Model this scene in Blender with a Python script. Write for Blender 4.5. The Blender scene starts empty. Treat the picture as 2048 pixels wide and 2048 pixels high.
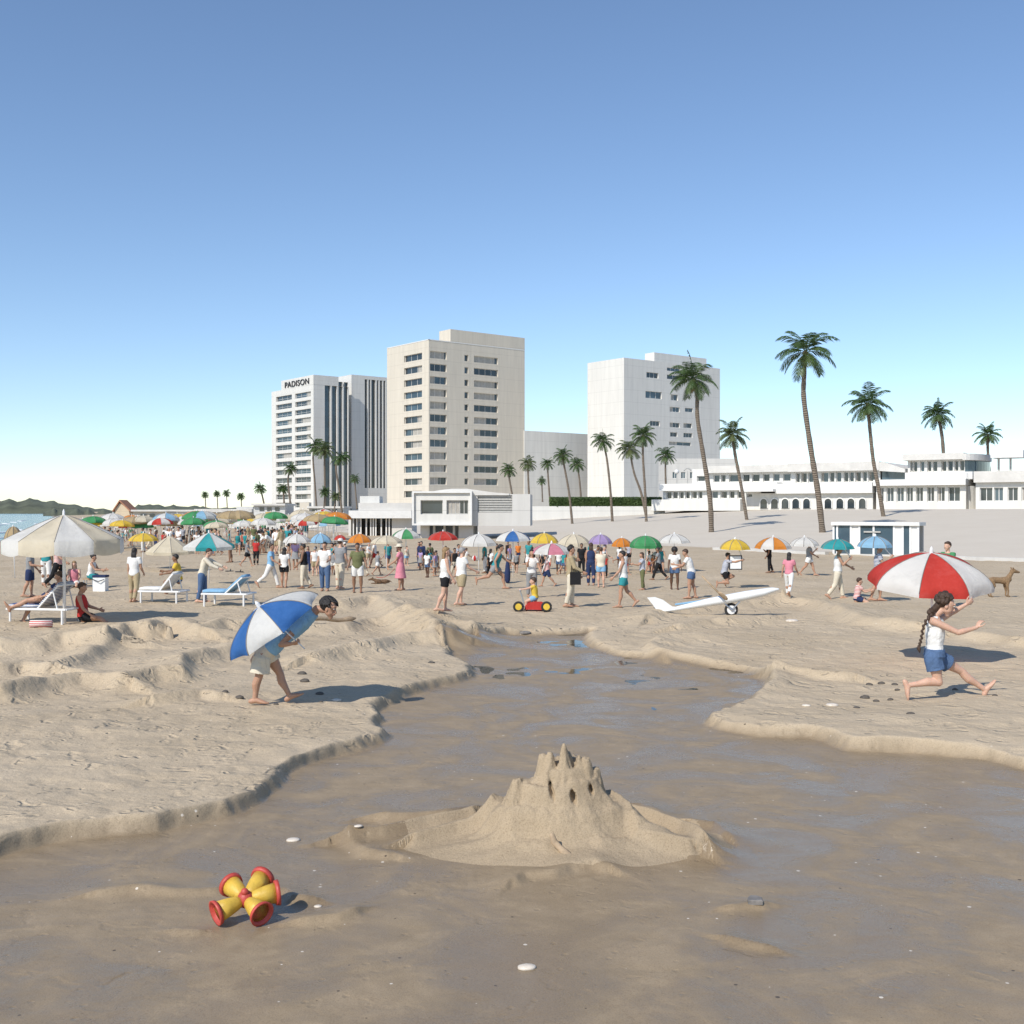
import bpy, bmesh, math, random
import numpy as np
from mathutils import Vector, Matrix
R = math.radians
sc = bpy.context.scene
COL = sc.collection
random.seed(7)
H, F, CX, CY = 2.5, 2294.0, 1024.0, 1024.0          # camera height (m), focal length and centre in 2048-pixel units

# ------------------------------------------------------------------ naming, linking
def tag(o, label=None, cat=None, group=None, kind=None):
    if label: o['label'] = label
    if cat: o['category'] = cat
    if group: o['group'] = group
    if kind: o['kind'] = kind
    return o
def link(name, me, parent=None, loc=None):
    o = bpy.data.objects.new(name, me); COL.objects.link(o)
    if parent: o.parent = parent
    if loc is not None: o.location = loc
    return o
def thing(name, label, cat, loc=(0, 0, 0), group=None):
    return tag(link(name, None, loc=loc), label, cat, group)
def wloc(o):
    v = Vector((0, 0, 0))
    while o: v += o.location; o = o.parent
    return v
def copy_tree(o, parent=None):
    c = o.copy(); COL.objects.link(c)
    if parent: c.parent = parent
    for ch in list(o.children): copy_tree(ch, c)
    return c
QUEUE = []                                            # objects whose overlapping volumes are fused into one skin

class MB:
    """collects shapes in world (or root-local) coordinates and links them as one mesh object"""
    def __init__(s): s.v = []; s.f = []; s.m = []
    def add(s, vs, fs, mi=0):
        b = len(s.v); s.v += [tuple(p) for p in vs]
        s.f += [tuple(b + i for i in f) for f in fs]; s.m += [mi] * len(fs)
        return s
    def box(s, c, size, mi=0, M=None):
        hx, hy, hz = [k / 2 for k in size]
        vs = [Vector((x, y, z)) for x in (-hx, hx) for y in (-hy, hy) for z in (-hz, hz)]
        if M is not None: vs = [M @ p for p in vs]
        c = Vector(c)
        return s.add([p + c for p in vs], [(0, 1, 3, 2), (4, 6, 7, 5), (0, 4, 5, 1), (2, 3, 7, 6), (0, 2, 6, 4), (1, 5, 7, 3)], mi)
    def obox(s, O, u, w, n, dep, z0, z1, mi=0):
        """box from corner O along unit u (width w) and along n (depth), between two heights"""
        O = Vector((O[0], O[1], 0)); u = Vector((u[0], u[1], 0)); n = Vector((n[0], n[1], 0))
        p = [O, O + u * w, O + u * w + n * dep, O + n * dep]
        vs = [q + Vector((0, 0, z)) for z in (z0, z1) for q in p]
        return s.add(vs, [(0, 3, 2, 1), (4, 5, 6, 7), (0, 1, 5, 4), (1, 2, 6, 5), (2, 3, 7, 6), (3, 0, 4, 7)], mi)
    def loft(s, rings, cap=True, mi=0, closed=True):
        n = len(rings[0]); vs = [p for r in rings for p in r]; fs = []
        for i in range(len(rings) - 1):
            for j in range(n if closed else n - 1):
                k = (j + 1) % n
                fs.append((i * n + j, i * n + k, (i + 1) * n + k, (i + 1) * n + j))
        if cap: fs += [tuple(range(n - 1, -1, -1)), tuple((len(rings) - 1) * n + j for j in range(n))]
        return s.add(vs, fs, mi)
    def tube(s, pts, ra, rb=None, lat=None, seg=10, mi=0, rnd=False):
        """elliptical tube through points; ra along the lateral hint, rb across it; rnd closes the ends roundly"""
        pts = [Vector(p) for p in pts]; n = len(pts)
        ra = list(ra) if hasattr(ra, '__len__') else [ra] * n
        rb = ra if rb is None else (list(rb) if hasattr(rb, '__len__') else [rb] * n)
        if rnd:
            t0 = (pts[0] - pts[1]).normalized(); t1 = (pts[-1] - pts[-2]).normalized()
            m0 = min(ra[0], rb[0]); m1 = min(ra[-1], rb[-1])
            pts = [pts[0] + t0 * m0, pts[0] + t0 * m0 * .7] + pts + [pts[-1] + t1 * m1 * .7, pts[-1] + t1 * m1]
            ra = [ra[0] * .25, ra[0] * .72] + ra + [ra[-1] * .72, ra[-1] * .25]
            rb = [rb[0] * .25, rb[0] * .72] + rb + [rb[-1] * .72, rb[-1] * .25]
        rings = []; L = None if lat is None else Vector(lat)
        for i, p in enumerate(pts):
            t = (pts[min(i + 1, len(pts) - 1)] - pts[max(i - 1, 0)]).normalized()
            a = L if L is not None else (Vector((0, 0, 1)) if abs(t.z) < .9 else Vector((1, 0, 0)))
            a = a - t * a.dot(t)
            if a.length < 1e-4: a = t.orthogonal()
            a.normalize(); b = t.cross(a)
            rings.append([p + a * (math.cos(k * 2 * math.pi / seg) * ra[i]) + b * (math.sin(k * 2 * math.pi / seg) * rb[i]) for k in range(seg)])
            L = a if lat is None else L
        return s.loft(rings, True, mi)
    def ball(s, c, r, M=None, seg=12, mi=0):
        r = (r, r, r) if not hasattr(r, '__len__') else r
        c = Vector(c); rings = []; k = max(5, seg // 2 + 1)
        for i in range(k + 1):
            a = math.pi * (.02 + .96 * i / k)
            ring = []
            for j in range(seg):
                b = 2 * math.pi * j / seg
                p = Vector((math.sin(a) * math.cos(b) * r[0], math.sin(a) * math.sin(b) * r[1], -math.cos(a) * r[2]))
                ring.append(c + (M @ p if M is not None else p))
            rings.append(ring)
        return s.loft(rings, True, mi)
    def build(s, name, mats, parent=None, smooth=False, loc=None, local=False, fuse=None, relax=2):
        me = bpy.data.meshes.new(name)
        off = Vector((0, 0, 0))
        if not local: off = wloc(parent) if parent else (Vector(loc) if loc is not None else off)
        me.from_pydata([(x - off.x, y - off.y, z - off.z) for x, y, z in s.v], [], s.f)
        mats = mats if isinstance(mats, (list, tuple)) else [mats]
        for m in mats: me.materials.append(m)
        if len(mats) > 1: me.polygons.foreach_set('material_index', s.m)
        if smooth: me.polygons.foreach_set('use_smooth', [True] * len(me.polygons))
        me.update()
        o = link(name, me, parent, loc)
        if fuse:
            bm = bmesh.new(); bm.from_mesh(me); bmesh.ops.recalc_face_normals(bm, faces=bm.faces); bm.to_mesh(me); bm.free()
            md = o.modifiers.new('Fuse', 'REMESH'); md.mode = 'VOXEL'; md.voxel_size = fuse; md.use_smooth_shade = True
            if relax:
                sm = o.modifiers.new('Relax', 'SMOOTH'); sm.factor = .5; sm.iterations = relax
            QUEUE.append(o)
        return o

def bake_queue():
    bpy.context.view_layer.update()
    dg = bpy.context.evaluated_depsgraph_get()
    done = {}
    for o in QUEUE:
        done[o] = bpy.data.meshes.new_from_object(o.evaluated_get(dg))
    for o, me in done.items():
        old = o.data; o.modifiers.clear(); o.data = me; me.name = o.name
        me.polygons.foreach_set('use_smooth', [True] * len(me.polygons))
    QUEUE.clear()

# ------------------------------------------------------------------ materials
def nt(name):
    m = bpy.data.materials.new(name); m.use_nodes = True
    t = m.node_tree; return m, t, t.nodes['Principled BSDF'], t.nodes['Material Output']
def noise(t, scale, detail=4, rough=.6, co=None, dist=0):
    n = t.nodes.new('ShaderNodeTexNoise'); n.inputs['Scale'].default_value = scale
    n.inputs['Detail'].default_value = detail; n.inputs['Roughness'].default_value = rough; n.inputs['Distortion'].default_value = dist
    if co: t.links.new(co, n.inputs['Vector'])
    return n.outputs['Fac']
def ramp(t, fac, stops):
    r = t.nodes.new('ShaderNodeValToRGB'); e = r.color_ramp.elements
    while len(e) < len(stops): e.new(.5)
    for k, (p, c) in enumerate(stops): e[k].position = p; e[k].color = (*c, 1) if len(c) == 3 else c
    t.links.new(fac, r.inputs['Fac']); return r.outputs['Color']
def mixc(t, fac, a, b, mode='MIX'):
    n = t.nodes.new('ShaderNodeMix'); n.data_type = 'RGBA'; n.blend_type = mode
    for sock, val in ((n.inputs[0], fac), (n.inputs[6], a), (n.inputs[7], b)):
        if hasattr(val, 'links'): t.links.new(val, sock)
        else: sock.default_value = val if not hasattr(val, '__len__') else (*val[:3], 1)
    return n.outputs[2]
def math_(t, op, a, b=0.0):
    n = t.nodes.new('ShaderNodeMath'); n.operation = op
    for k, val in enumerate((a, b)):
        if hasattr(val, 'links'): t.links.new(val, n.inputs[k])
        else: n.inputs[k].default_value = val
    return n.outputs[0]
def bump(t, bs, hgt, strength=.4, dist=.02, prev=None):
    b = t.nodes.new('ShaderNodeBump'); b.inputs['Strength'].default_value = strength; b.inputs['Distance'].default_value = dist
    t.links.new(hgt, b.inputs['Height'])
    if prev: t.links.new(prev, b.inputs['Normal'])
    t.links.new(b.outputs['Normal'], bs.inputs['Normal']); return b.outputs['Normal']
def geo(t): return t.nodes.new('ShaderNodeNewGeometry').outputs['Position']
def objco(t): return t.nodes.new('ShaderNodeTexCoord').outputs['Object']

def plain(name, col, rough=.6, var=.18, scale=8, bstr=.15, bdist=.01, metal=0, spec=.5, world=False):
    m, t, b, o = nt(name); co = geo(t) if world else objco(t)
    f = noise(t, scale, 5, .65, co)
    lo = tuple(c * (1 - var) for c in col); hi = tuple(min(1, c * (1 + var * .6)) for c in col)
    t.links.new(ramp(t, f, [(.3, lo), (.7, hi)]), b.inputs['Base Color'])
    b.inputs['Roughness'].default_value = rough; b.inputs['Metallic'].default_value = metal
    if name.startswith('skin'): b.inputs['Subsurface Weight'].default_value = .15; b.inputs['Subsurface Radius'].default_value = (.02, .008, .004)
    b.inputs['Specular IOR Level'].default_value = spec
    if bstr: bump(t, b, noise(t, scale * 6, 4, .6, co), bstr, bdist)
    return m
def stucco(name, col, streak=.12):
    m, t, b, o = nt(name); co = geo(t)
    mp = t.nodes.new('ShaderNodeMapping'); mp.inputs['Scale'].default_value = (.9, .9, .06); t.links.new(co, mp.inputs['Vector'])
    f = noise(t, 1.2, 6, .7, mp.outputs['Vector']); g = noise(t, .12, 3, .5, co)
    c1 = ramp(t, f, [(.35, tuple(c * (1 - streak) for c in col)), (.62, col)])
    c2 = mixc(t, math_(t, 'MULTIPLY', g, .35), c1, tuple(c * .82 for c in col))
    sp = t.nodes.new('ShaderNodeSeparateXYZ'); t.links.new(co, sp.inputs[0]); md_ = math_(t, 'MODULO', math_(t, 'ADD', sp.outputs['Z'], .6), 3.2)
    jn = math_(t, 'LESS_THAN', md_, .07)
    c2 = mixc(t, math_(t, 'MULTIPLY', jn, .38), c2, tuple(c * .45 for c in col))
    t.links.new(c2, b.inputs['Base Color']); b.inputs['Roughness'].default_value = .85
    bump(t, b, noise(t, 14, 4, .6, co), .2, .02)
    return m
def cloth(name, col, col2=None, scale=0):
    m, t, b, o = nt(name); co = objco(t)
    if col2:
        w = t.nodes.new('ShaderNodeTexWave'); w.bands_direction = 'Z'; w.inputs['Scale'].default_value = scale or 6
        t.links.new(co, w.inputs['Vector'])
        c = ramp(t, w.outputs['Fac'], [(.48, col), (.52, col2)])
        t.links.new(c, b.inputs['Base Color'])
    else:
        f = noise(t, 5, 4, .6, co)
        t.links.new(ramp(t, f, [(.3, tuple(k * .82 for k in col)), (.7, col)]), b.inputs['Base Color'])
    b.inputs['Roughness'].default_value = .9; b.inputs['Specular IOR Level'].default_value = .2
    bump(t, b, noise(t, 12, 3, .6, co, .6), .35, .03)
    return m
def canopy_mat(name, col, trans=.35):
    m, t, b, o = nt(name); co = objco(t)
    f = noise(t, 2.2, 6, .7, co)
    c = ramp(t, f, [(.28, tuple(k * .74 for k in col)), (.5, tuple(k * .93 for k in col)), (.72, tuple(min(1, k * .92 + .045) for k in col))])
    t.links.new(c, b.inputs['Base Color']); b.inputs['Roughness'].default_value = .75; b.inputs['Specular IOR Level'].default_value = .25
    tr = t.nodes.new('ShaderNodeBsdfTranslucent'); t.links.new(c, tr.inputs['Color'])
    mx = t.nodes.new('ShaderNodeMixShader'); mx.inputs[0].default_value = trans
    t.links.new(b.outputs[0], mx.inputs[1]); t.links.new(tr.outputs[0], mx.inputs[2]); t.links.new(mx.outputs[0], o.inputs['Surface'])
    bump(t, b, noise(t, 5, 4, .6, co, 1.5), .35, .04)
    return m
def leaf_mat(name, a, c):
    m, t, b, o = nt(name); f = noise(t, .9, 3, .6, geo(t))
    col = ramp(t, f, [(.3, a), (.7, c)])
    t.links.new(col, b.inputs['Base Color']); b.inputs['Roughness'].default_value = .5
    tr = t.nodes.new('ShaderNodeBsdfTranslucent'); t.links.new(col, tr.inputs['Color'])
    mx = t.nodes.new('ShaderNodeMixShader'); mx.inputs[0].default_value = .25
    t.links.new(b.outputs[0], mx.inputs[1]); t.links.new(tr.outputs[0], mx.inputs[2]); t.links.new(mx.outputs[0], o.inputs['Surface'])
    return m
def glass(name, col, rough=.06):
    m, t, b, o = nt(name); f = noise(t, .35, 2, .5, geo(t))
    t.links.new(ramp(t, f, [(.4, tuple(k * .6 for k in col)), (.6, col)]), b.inputs['Base Color'])
    b.inputs['Roughness'].default_value = rough; b.inputs['Specular IOR Level'].default_value = .8
    return m

def sand_mat(name, use_wet=True):
    m, t, b, o = nt(name); co = geo(t)
    big = noise(t, .35, 5, .65, co); mid = noise(t, 3.0, 6, .7, co); fine = noise(t, 95, 3, .7, co)
    dry = ramp(t, big, [(.3, (.47, .375, .255)), (.7, (.585, .48, .345))])
    dry = mixc(t, math_(t, 'MULTIPLY', mid, .4), dry, (.40, .315, .21))
    grain = ramp(t, fine, [(.33, (.55, .52, .5)), (.5, (1, 1, 1)), (.72, (1.12, 1.1, 1.08))])
    dry = mixc(t, .75, dry, grain, 'MULTIPLY')
    wetc = ramp(t, mid, [(.3, (.285, .215, .135)), (.7, (.365, .28, .183))])
    patch = noise(t, .9, 5, .62, co, 1.2)
    wetc = mixc(t, ramp(t, patch, [(.42, (0, 0, 0)), (.6, (1, 1, 1))]), mixc(t, .8, wetc, (.235, .175, .11)), wetc)
    wetc = mixc(t, .45, wetc, grain, 'MULTIPLY')
    vo = t.nodes.new('ShaderNodeTexVoronoi'); vo.feature = 'SMOOTH_F1'; vo.inputs['Scale'].default_value = 3.1
    dn = t.nodes.new('ShaderNodeVectorMath'); dn.operation = 'ADD'
    nv = t.nodes.new('ShaderNodeTexNoise'); nv.inputs['Scale'].default_value = 2.2; nv.inputs['Detail'].default_value = 3
    t.links.new(co, nv.inputs['Vector']); t.links.new(co, dn.inputs[0]); t.links.new(nv.outputs['Color'], dn.inputs[1])
    t.links.new(dn.outputs[0], vo.inputs['Vector'])
    if use_wet:
        at_ = t.nodes.new('ShaderNodeAttribute'); at_.attribute_name = 'wet'
        wet = at_.outputs['Fac']
        wn = math_(t, 'MULTIPLY', wet, 1.0)
        col = mixc(t, wn, dry, wetc)
        gv = t.nodes.new('ShaderNodeTexVoronoi'); gv.inputs['Scale'].default_value = 11; t.links.new(co, gv.inputs['Vector'])
        sg = t.nodes.new('ShaderNodeSeparateColor'); t.links.new(gv.outputs['Color'], sg.inputs[0])
        dot = math_(t, 'LESS_THAN', gv.outputs['Distance'], math_(t, 'MULTIPLY', sg.outputs['Green'], .14))
        col = mixc(t, math_(t, 'MULTIPLY', dot, math_(t, 'GREATER_THAN', sg.outputs['Red'], .84)), col, (.66, .59, .49))
        col = mixc(t, math_(t, 'MULTIPLY', dot, math_(t, 'LESS_THAN', sg.outputs['Red'], .12)), col, (.10, .075, .05))
        pa = t.nodes.new('ShaderNodeAttribute'); pa.attribute_name = 'paved'
        col = mixc(t, pa.outputs['Fac'], col, mixc(t, big, (.545, .48, .39), (.64, .575, .48)))
        dryf0 = math_(t, 'SUBTRACT', 1.0, math_(t, 'MULTIPLY', pa.outputs['Fac'], .9))
        t.links.new(col, b.inputs['Base Color'])
        pr = ramp(t, patch, [(.40, (.20,) * 3), (.60, (.65,) * 3)])
        t.links.new(mixc(t, wn, (.95, .95, .95), pr), b.inputs['Roughness'])
        dryf = math_(t, 'MULTIPLY', dryf0, math_(t, 'SUBTRACT', 1.0, math_(t, 'MULTIPLY', wet, .86)))
        wv = t.nodes.new('ShaderNodeTexWave'); wv.inputs['Scale'].default_value = 1.6; wv.inputs['Distortion'].default_value = 9; wv.inputs['Detail'].default_value = 3; wv.inputs['Detail Scale'].default_value = 1.3; wv.bands_direction = 'Y'; t.links.new(co, wv.inputs['Vector'])
        lum = math_(t, 'MULTIPLY', math_(t, 'ADD', math_(t, 'MULTIPLY', vo.outputs['Distance'], 1.0), math_(t, 'MULTIPLY', mid, .8)), dryf)
        f1 = t.nodes.new('ShaderNodeTexVoronoi'); f1.inputs['Scale'].default_value = 2.3; mpf = t.nodes.new('ShaderNodeMapping'); mpf.inputs['Scale'].default_value = (1, .62, 1); mpf.inputs['Rotation'].default_value = (0, 0, .5); t.links.new(dn.outputs[0], mpf.inputs['Vector']); t.links.new(mpf.outputs['Vector'], f1.inputs['Vector'])
        f2_ = t.nodes.new('ShaderNodeTexVoronoi'); f2_.inputs['Scale'].default_value = 3.7; mpg = t.nodes.new('ShaderNodeMapping'); mpg.inputs['Scale'].default_value = (.6, 1, 1); mpg.inputs['Location'].default_value = (7, 3, 0); t.links.new(dn.outputs[0], mpg.inputs['Vector']); t.links.new(mpg.outputs['Vector'], f2_.inputs['Vector'])
        dents = math_(t, 'ADD', ramp(t, f1.outputs['Distance'], [(.13, (0,) * 3), (.24, (.85,) * 3), (.30, (1,) * 3), (.42, (.8,) * 3)]), ramp(t, f2_.outputs['Distance'], [(.10, (0,) * 3), (.22, (.75,) * 3), (.28, (.85,) * 3), (.4, (.7,) * 3)]))
        pit = t.nodes.new('ShaderNodeTexVoronoi'); pit.inputs['Scale'].default_value = 7; t.links.new(co, pit.inputs['Vector'])
        lum = math_(t, 'ADD', lum, math_(t, 'MULTIPLY', math_(t, 'MULTIPLY', ramp(t, pit.outputs['Distance'], [(.05, (0,) * 3), (.16, (1,) * 3)]), wet), .10))
        lum = math_(t, 'ADD', math_(t, 'MULTIPLY', lum, .55), math_(t, 'MULTIPLY', dents, math_(t, 'MULTIPLY', dryf, .38)))
        lum = math_(t, 'ADD', lum, math_(t, 'MULTIPLY', math_(t, 'MULTIPLY', wv.outputs['Fac'], wet), math_(t, 'MULTIPLY', patch, .045)))
    else:
        t.links.new(mixc(t, .62, dry, wetc), b.inputs['Base Color']); b.inputs['Roughness'].default_value = .92; patch = mid
        lum = mid
    b.inputs['Specular IOR Level'].default_value = .25
    p = bump(t, b, lum, .7, .09 if use_wet else .04)
    bump(t, b, fine, .35, .006, p)
    return m

M = {}
M['sand'] = sand_mat('sand'); M['castle'] = sand_mat('damp_sand', False)
M['white'] = stucco('white_render', (.70, .685, .64)); M['cream'] = stucco('cream_render', (.66, .60, .50))
M['pale'] = stucco('pale_grey_concrete', (.60, .585, .55)); M['ochre'] = stucco('ochre_render', (.66, .54, .38))
M['trim'] = plain('white_trim', (.73, .72, .69), .5, .08, 3, .05)
M['roof'] = plain('roof_slab', (.62, .60, .56), .8, .15, .6, .1, world=True)
M['terra'] = plain('terracotta_roof', (.42, .20, .12), .85, .25, 2, .3, world=True)
M['glassd'] = glass('dark_glass', (.035, .05, .06)); M['glassb'] = glass('blue_glass', (.06, .10, .13)); M['curtain'] = plain('drawn_curtain', (.42, .39, .34), .35, .2, 2, 0)
M['louver'] = plain('grey_louvre', (.45, .44, .41), .6, .15, 4, .1)
def bark_mat():
    m, t, b, o = nt('palm_bark'); co = geo(t); f = noise(t, 5, 5, .7, co)
    w = t.nodes.new('ShaderNodeTexWave'); w.bands_direction = 'Z'; w.inputs['Scale'].default_value = 1.9; w.inputs['Distortion'].default_value = 4.5; w.inputs['Detail'].default_value = 3; t.links.new(co, w.inputs['Vector'])
    c = mixc(t, math_(t, 'MULTIPLY', w.outputs['Fac'], .5), (.20, .158, .118), (.30, .245, .19)); c = mixc(t, .5, c, ramp(t, f, [(.3, (.45, .45, .45)), (.7, (1.1, 1.1, 1.1))]), 'MULTIPLY')
    t.links.new(c, b.inputs['Base Color']); b.inputs['Roughness'].default_value = .95
    bump(t, b, math_(t, 'ADD', w.outputs['Fac'], math_(t, 'MULTIPLY', f, .6)), 1.0, .06); return m
M['bark'] = bark_mat()
M['skirt'] = leaf_mat('dead_frond', (.22, .15, .07), (.32, .23, .12))
M['frond'] = leaf_mat('palm_frond', (.045, .085, .025), (.095, .15, .045)); M['frond2'] = leaf_mat('palm_frond_olive', (.06, .09, .03), (.13, .16, .06))
M['hedge'] = leaf_mat('hedge_leaf', (.055, .10, .03), (.13, .19, .06)); M['seam'] = plain('canopy_seam', (.22, .20, .18), .9, .1, 6, 0)
M['steel'] = plain('galvanised_steel', (.55, .56, .57), .35, .1, 5, .05, metal=.8)
M['whitemetal'] = plain('white_painted_metal', (.78, .78, .77), .35, .06, 5, .03)
M['dark'] = plain('dark_plastic', (.03, .03, .033), .5, .2, 5, .05)
M['wood'] = plain('bleached_wood', (.42, .31, .20), .7, .3, 9, .4)
M['rubber'] = plain('tyre_rubber', (.025, .025, .026), .85, .2, 9, .2)
M['gel'] = plain('white_fibreglass', (.80, .81, .80), .18, .05, 2, .02)
M['pebble'] = plain('grey_pebble', (.22, .20, .18), .7, .4, 14, .2); M['pebbled'] = plain('dark_pebble', (.10, .085, .07), .75, .4, 14, .2)
M['shell'] = plain('pale_shell', (.68, .60, .50), .4, .2, 18, .2)
SKIN = [plain('skin_' + n, c, .5, .1, 14, .08, .004, spec=.35) for n, c in (('fair', (.58, .36, .26)), ('tan', (.44, .255, .17)), ('brown', (.26, .145, .09)), ('deep', (.13, .07, .045)))]
HAIR = {n: plain('hair_' + n, c, .55, .35, 40, .6, .01) for n, c in (('black', (.015, .012, .011)), ('brown', (.06, .032, .018)), ('light', (.30, .19, .09)), ('grey', (.32, .31, .30)))}
CL = {n: cloth('cloth_' + n, c) for n, c in dict(white=(.78, .77, .74), cream=(.70, .63, .50), navy=(.03, .045, .11), red=(.50, .045, .04), teal=(.04, .28, .30), yellow=(.72, .50, .07),
      pink=(.68, .26, .32), grey=(.28, .285, .29), black=(.02, .02, .022), denim=(.09, .15, .27), olive=(.16, .17, .08), orange=(.70, .22, .05), sky=(.25, .46, .66), lilac=(.40, .30, .52), khaki=(.42, .34, .21), green=(.07, .26, .11)).items()}
CL['stripe'] = cloth('cloth_stripe', (.75, .74, .71), (.05, .09, .22), 9); CL['redstripe'] = cloth('cloth_red_stripe', (.76, .74, .70), (.5, .06, .05), 9)
UC = {n: canopy_mat('canopy_' + n, c) for n, c in dict(white=(.80, .79, .75), cream=(.76, .68, .52), red=(.62, .06, .045), blue=(.05, .17, .46), teal=(.05, .40, .42), yellow=(.82, .58, .08), orange=(.78, .29, .05),
      green=(.08, .36, .14), pink=(.75, .28, .36), lilac=(.45, .34, .60), sky=(.33, .58, .78), navy=(.03, .055, .15), straw=(.55, .42, .24), grey=(.42, .42, .42)).items()}
# ------------------------------------------------------------------ the lie of the land
V = 2048 / 1932.0
def gp(x, y): return ((x * V - CX) / F * (H * F / (y * V - CY)), H * F / (y * V - CY))      # a point of the beach seen at (x, y) of the picture
EDGE = [gp(*p) for p in [(-420, 1790), (-200, 1690), (0, 1614), (80, 1592), (180, 1578), (300, 1571), (360, 1555), (430, 1539), (450, 1531), (490, 1514), (525, 1488), (545, 1458), (600, 1435), (680, 1415),
    (725, 1402), (736, 1392), (714, 1374), (724, 1358), (712, 1344), (740, 1328), (800, 1304), (870, 1288), (895, 1279), (893, 1262), (850, 1247), (848, 1233), (830, 1222), (900, 1211), (960, 1201),
    (1060, 1197), (1112, 1194), (1100, 1208), (1115, 1222), (1160, 1237), (1245, 1246), (1350, 1260), (1400, 1267), (1440, 1284), (1446, 1300), (1420, 1325), (1380, 1342), (1335, 1357), (1330, 1365),
    (1360, 1378), (1430, 1390), (1530, 1394), (1600, 1418), (1720, 1421), (1850, 1432), (1932, 1450), (2100, 1480), (2500, 1560)]]
HOLLOW = EDGE + [(30, -60), (-30, -60)]
def ln(*p): return [gp(*q) for q in p]
RIDGES = [  # low crests pushed up in the sand: points, height, half width
    (ln((0, 1257), (60, 1254), (110, 1245), (200, 1245), (235, 1222), (280, 1223), (300, 1211), (335, 1211), (378, 1222), (420, 1212), (445, 1212)), .24, .5),
    (ln((0, 1293), (45, 1286), (90, 1292), (150, 1277), (200, 1248)), .17, .4),
    (ln((0, 1348), (80, 1327), (150, 1315), (200, 1315), (232, 1322), (290, 1307), (340, 1305), (343, 1277), (400, 1262), (450, 1253)), .17, .34),
    (ln((290, 1350), (340, 1342), (380, 1335), (412, 1339)), .08, .2),
    (ln((590, 1270), (640, 1258), (700, 1250), (740, 1236), (780, 1230), (850, 1228)), .17, .4),
    (ln((520, 1218), (560, 1212), (600, 1211), (650, 1207), (690, 1193), (740, 1191), (790, 1211)), .14, .45),
    (ln((640, 1165), (690, 1156), (715, 1156), (740, 1172), (745, 1184), (800, 1200), (825, 1222)), .22, .6),
    (ln((850, 1203), (890, 1205), (895, 1209)), .12, .4),
    (ln((1280, 1202), (1340, 1193), (1390, 1192), (1452, 1186)), .12, .45), (ln((1320, 1220), (1250, 1222), (1226, 1235), (1250, 1247)), .10, .3),
    (ln((1465, 1283), (1530, 1290), (1600, 1297)), .09, .25), (ln((1460, 1283), (1467, 1305), (1420, 1325)), .07, .2),
    (ln((1225, 1185), (1250, 1172), (1465, 1155)), .16, .5), (ln((1485, 1155), (1540, 1160), (1590, 1181), (1630, 1197), (1720, 1207)), .17, .5),
    (ln((1822, 1222), (1880, 1228), (1932, 1238), (2050, 1250)), .14, .4),
    (ln((192, 1689), (250, 1681), (330, 1688), (405, 1684)), .035, .1), (ln((520, 1687), (540, 1687), (555, 1700), (580, 1703)), .035, .08), (ln((580, 1743), (640, 1737), (668, 1727)), .035, .08),
    (ln((970, 1667), (985, 1654), (1045, 1654), (1075, 1642), (1120, 1637), (1142, 1644)), .05, .1), (ln((1375, 1776), (1440, 1792)), .03, .07), (ln((1382, 1717), (1440, 1712)), .03, .07),
    (ln((735, 1551), (840, 1550), (893, 1538)), .07, .14), (ln((658, 1592), (720, 1588), (800, 1574), (890, 1562)), .10, .12), (ln((658, 1594), (690, 1614), (733, 1620)), .05, .1), (ln((785, 1598), (860, 1587), (925, 1584), (960, 1560), (1020, 1545)), .10, .12),
    (ln((1175, 1525), (1210, 1527), (1228, 1537)), .05, .12), (ln((1192, 1556), (1240, 1575), (1290, 1592), (1328, 1614)), .10, .12), (ln((1145, 1577), (1190, 1595), (1205, 1610), (1300, 1617)), .09, .11), (ln((1310, 1560), (1350, 1565), (1370, 1582)), .05, .12),
    (ln((335, 1760), (372, 1762)), .02, .06)]
PROM = [(60, 4), (25.6, 57.4), (13.2, 76.5), (-2, 100), (-15, 125), (-32, 175), (-60, 250), (-110, 400), (-300, 900), (-900, 2400)]        # foot of the rise behind the beach
SHORE = [(-70, -60), (-70, 60), (-67, 140), (-77, 200), (-112, 300), (-230, 600), (-400, 1000), (-1000, 2500), (-1500, 3600)]          # waterline
def seg_dist(X, Y, pts):
    """distance to an open line and the side it lies on (positive = right of its direction)"""
    best = np.full(X.shape, 1e18); side = np.zeros(X.shape)
    for (ax, ay), (bx, by) in zip(pts[:-1], pts[1:]):
        dx, dy = bx - ax, by - ay; L = dx * dx + dy * dy
        t = np.clip(((X - ax) * dx + (Y - ay) * dy) / L, 0, 1)
        q = (X - ax - t * dx) ** 2 + (Y - ay - t * dy) ** 2
        c = dy * (X - ax) - dx * (Y - ay)
        k = q < best
        best = np.where(k, q, best); side = np.where(k, np.sign(c), side)
    return np.sqrt(best), side
def inside(X, Y, poly):
    r = np.zeros(X.shape, bool)
    for (ax, ay), (bx, by) in zip(poly, poly[1:] + poly[:1]):
        if ay == by: continue
        r ^= ((ay > Y) != (by > Y)) & (X < (bx - ax) * (Y - ay) / (by - ay) + ax)
    return r
_rng = np.random.default_rng(3); _lat = _rng.random((256, 256))
def vnoise(X, Y, s):
    x = X * s; y = Y * s; xi = np.floor(x).astype(int); yi = np.floor(y).astype(int); fx = x - xi; fy = y - yi
    fx = fx * fx * (3 - 2 * fx); fy = fy * fy * (3 - 2 * fy)
    g = lambda a, b: _lat[a % 256, b % 256]
    return (g(xi, yi) * (1 - fx) + g(xi + 1, yi) * fx) * (1 - fy) + (g(xi, yi + 1) * (1 - fx) + g(xi + 1, yi + 1) * fx) * fy - .5
def smooth(a, b, x): t = np.clip((x - a) / (b - a), 0, 1); return t * t * (3 - 2 * t)
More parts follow.
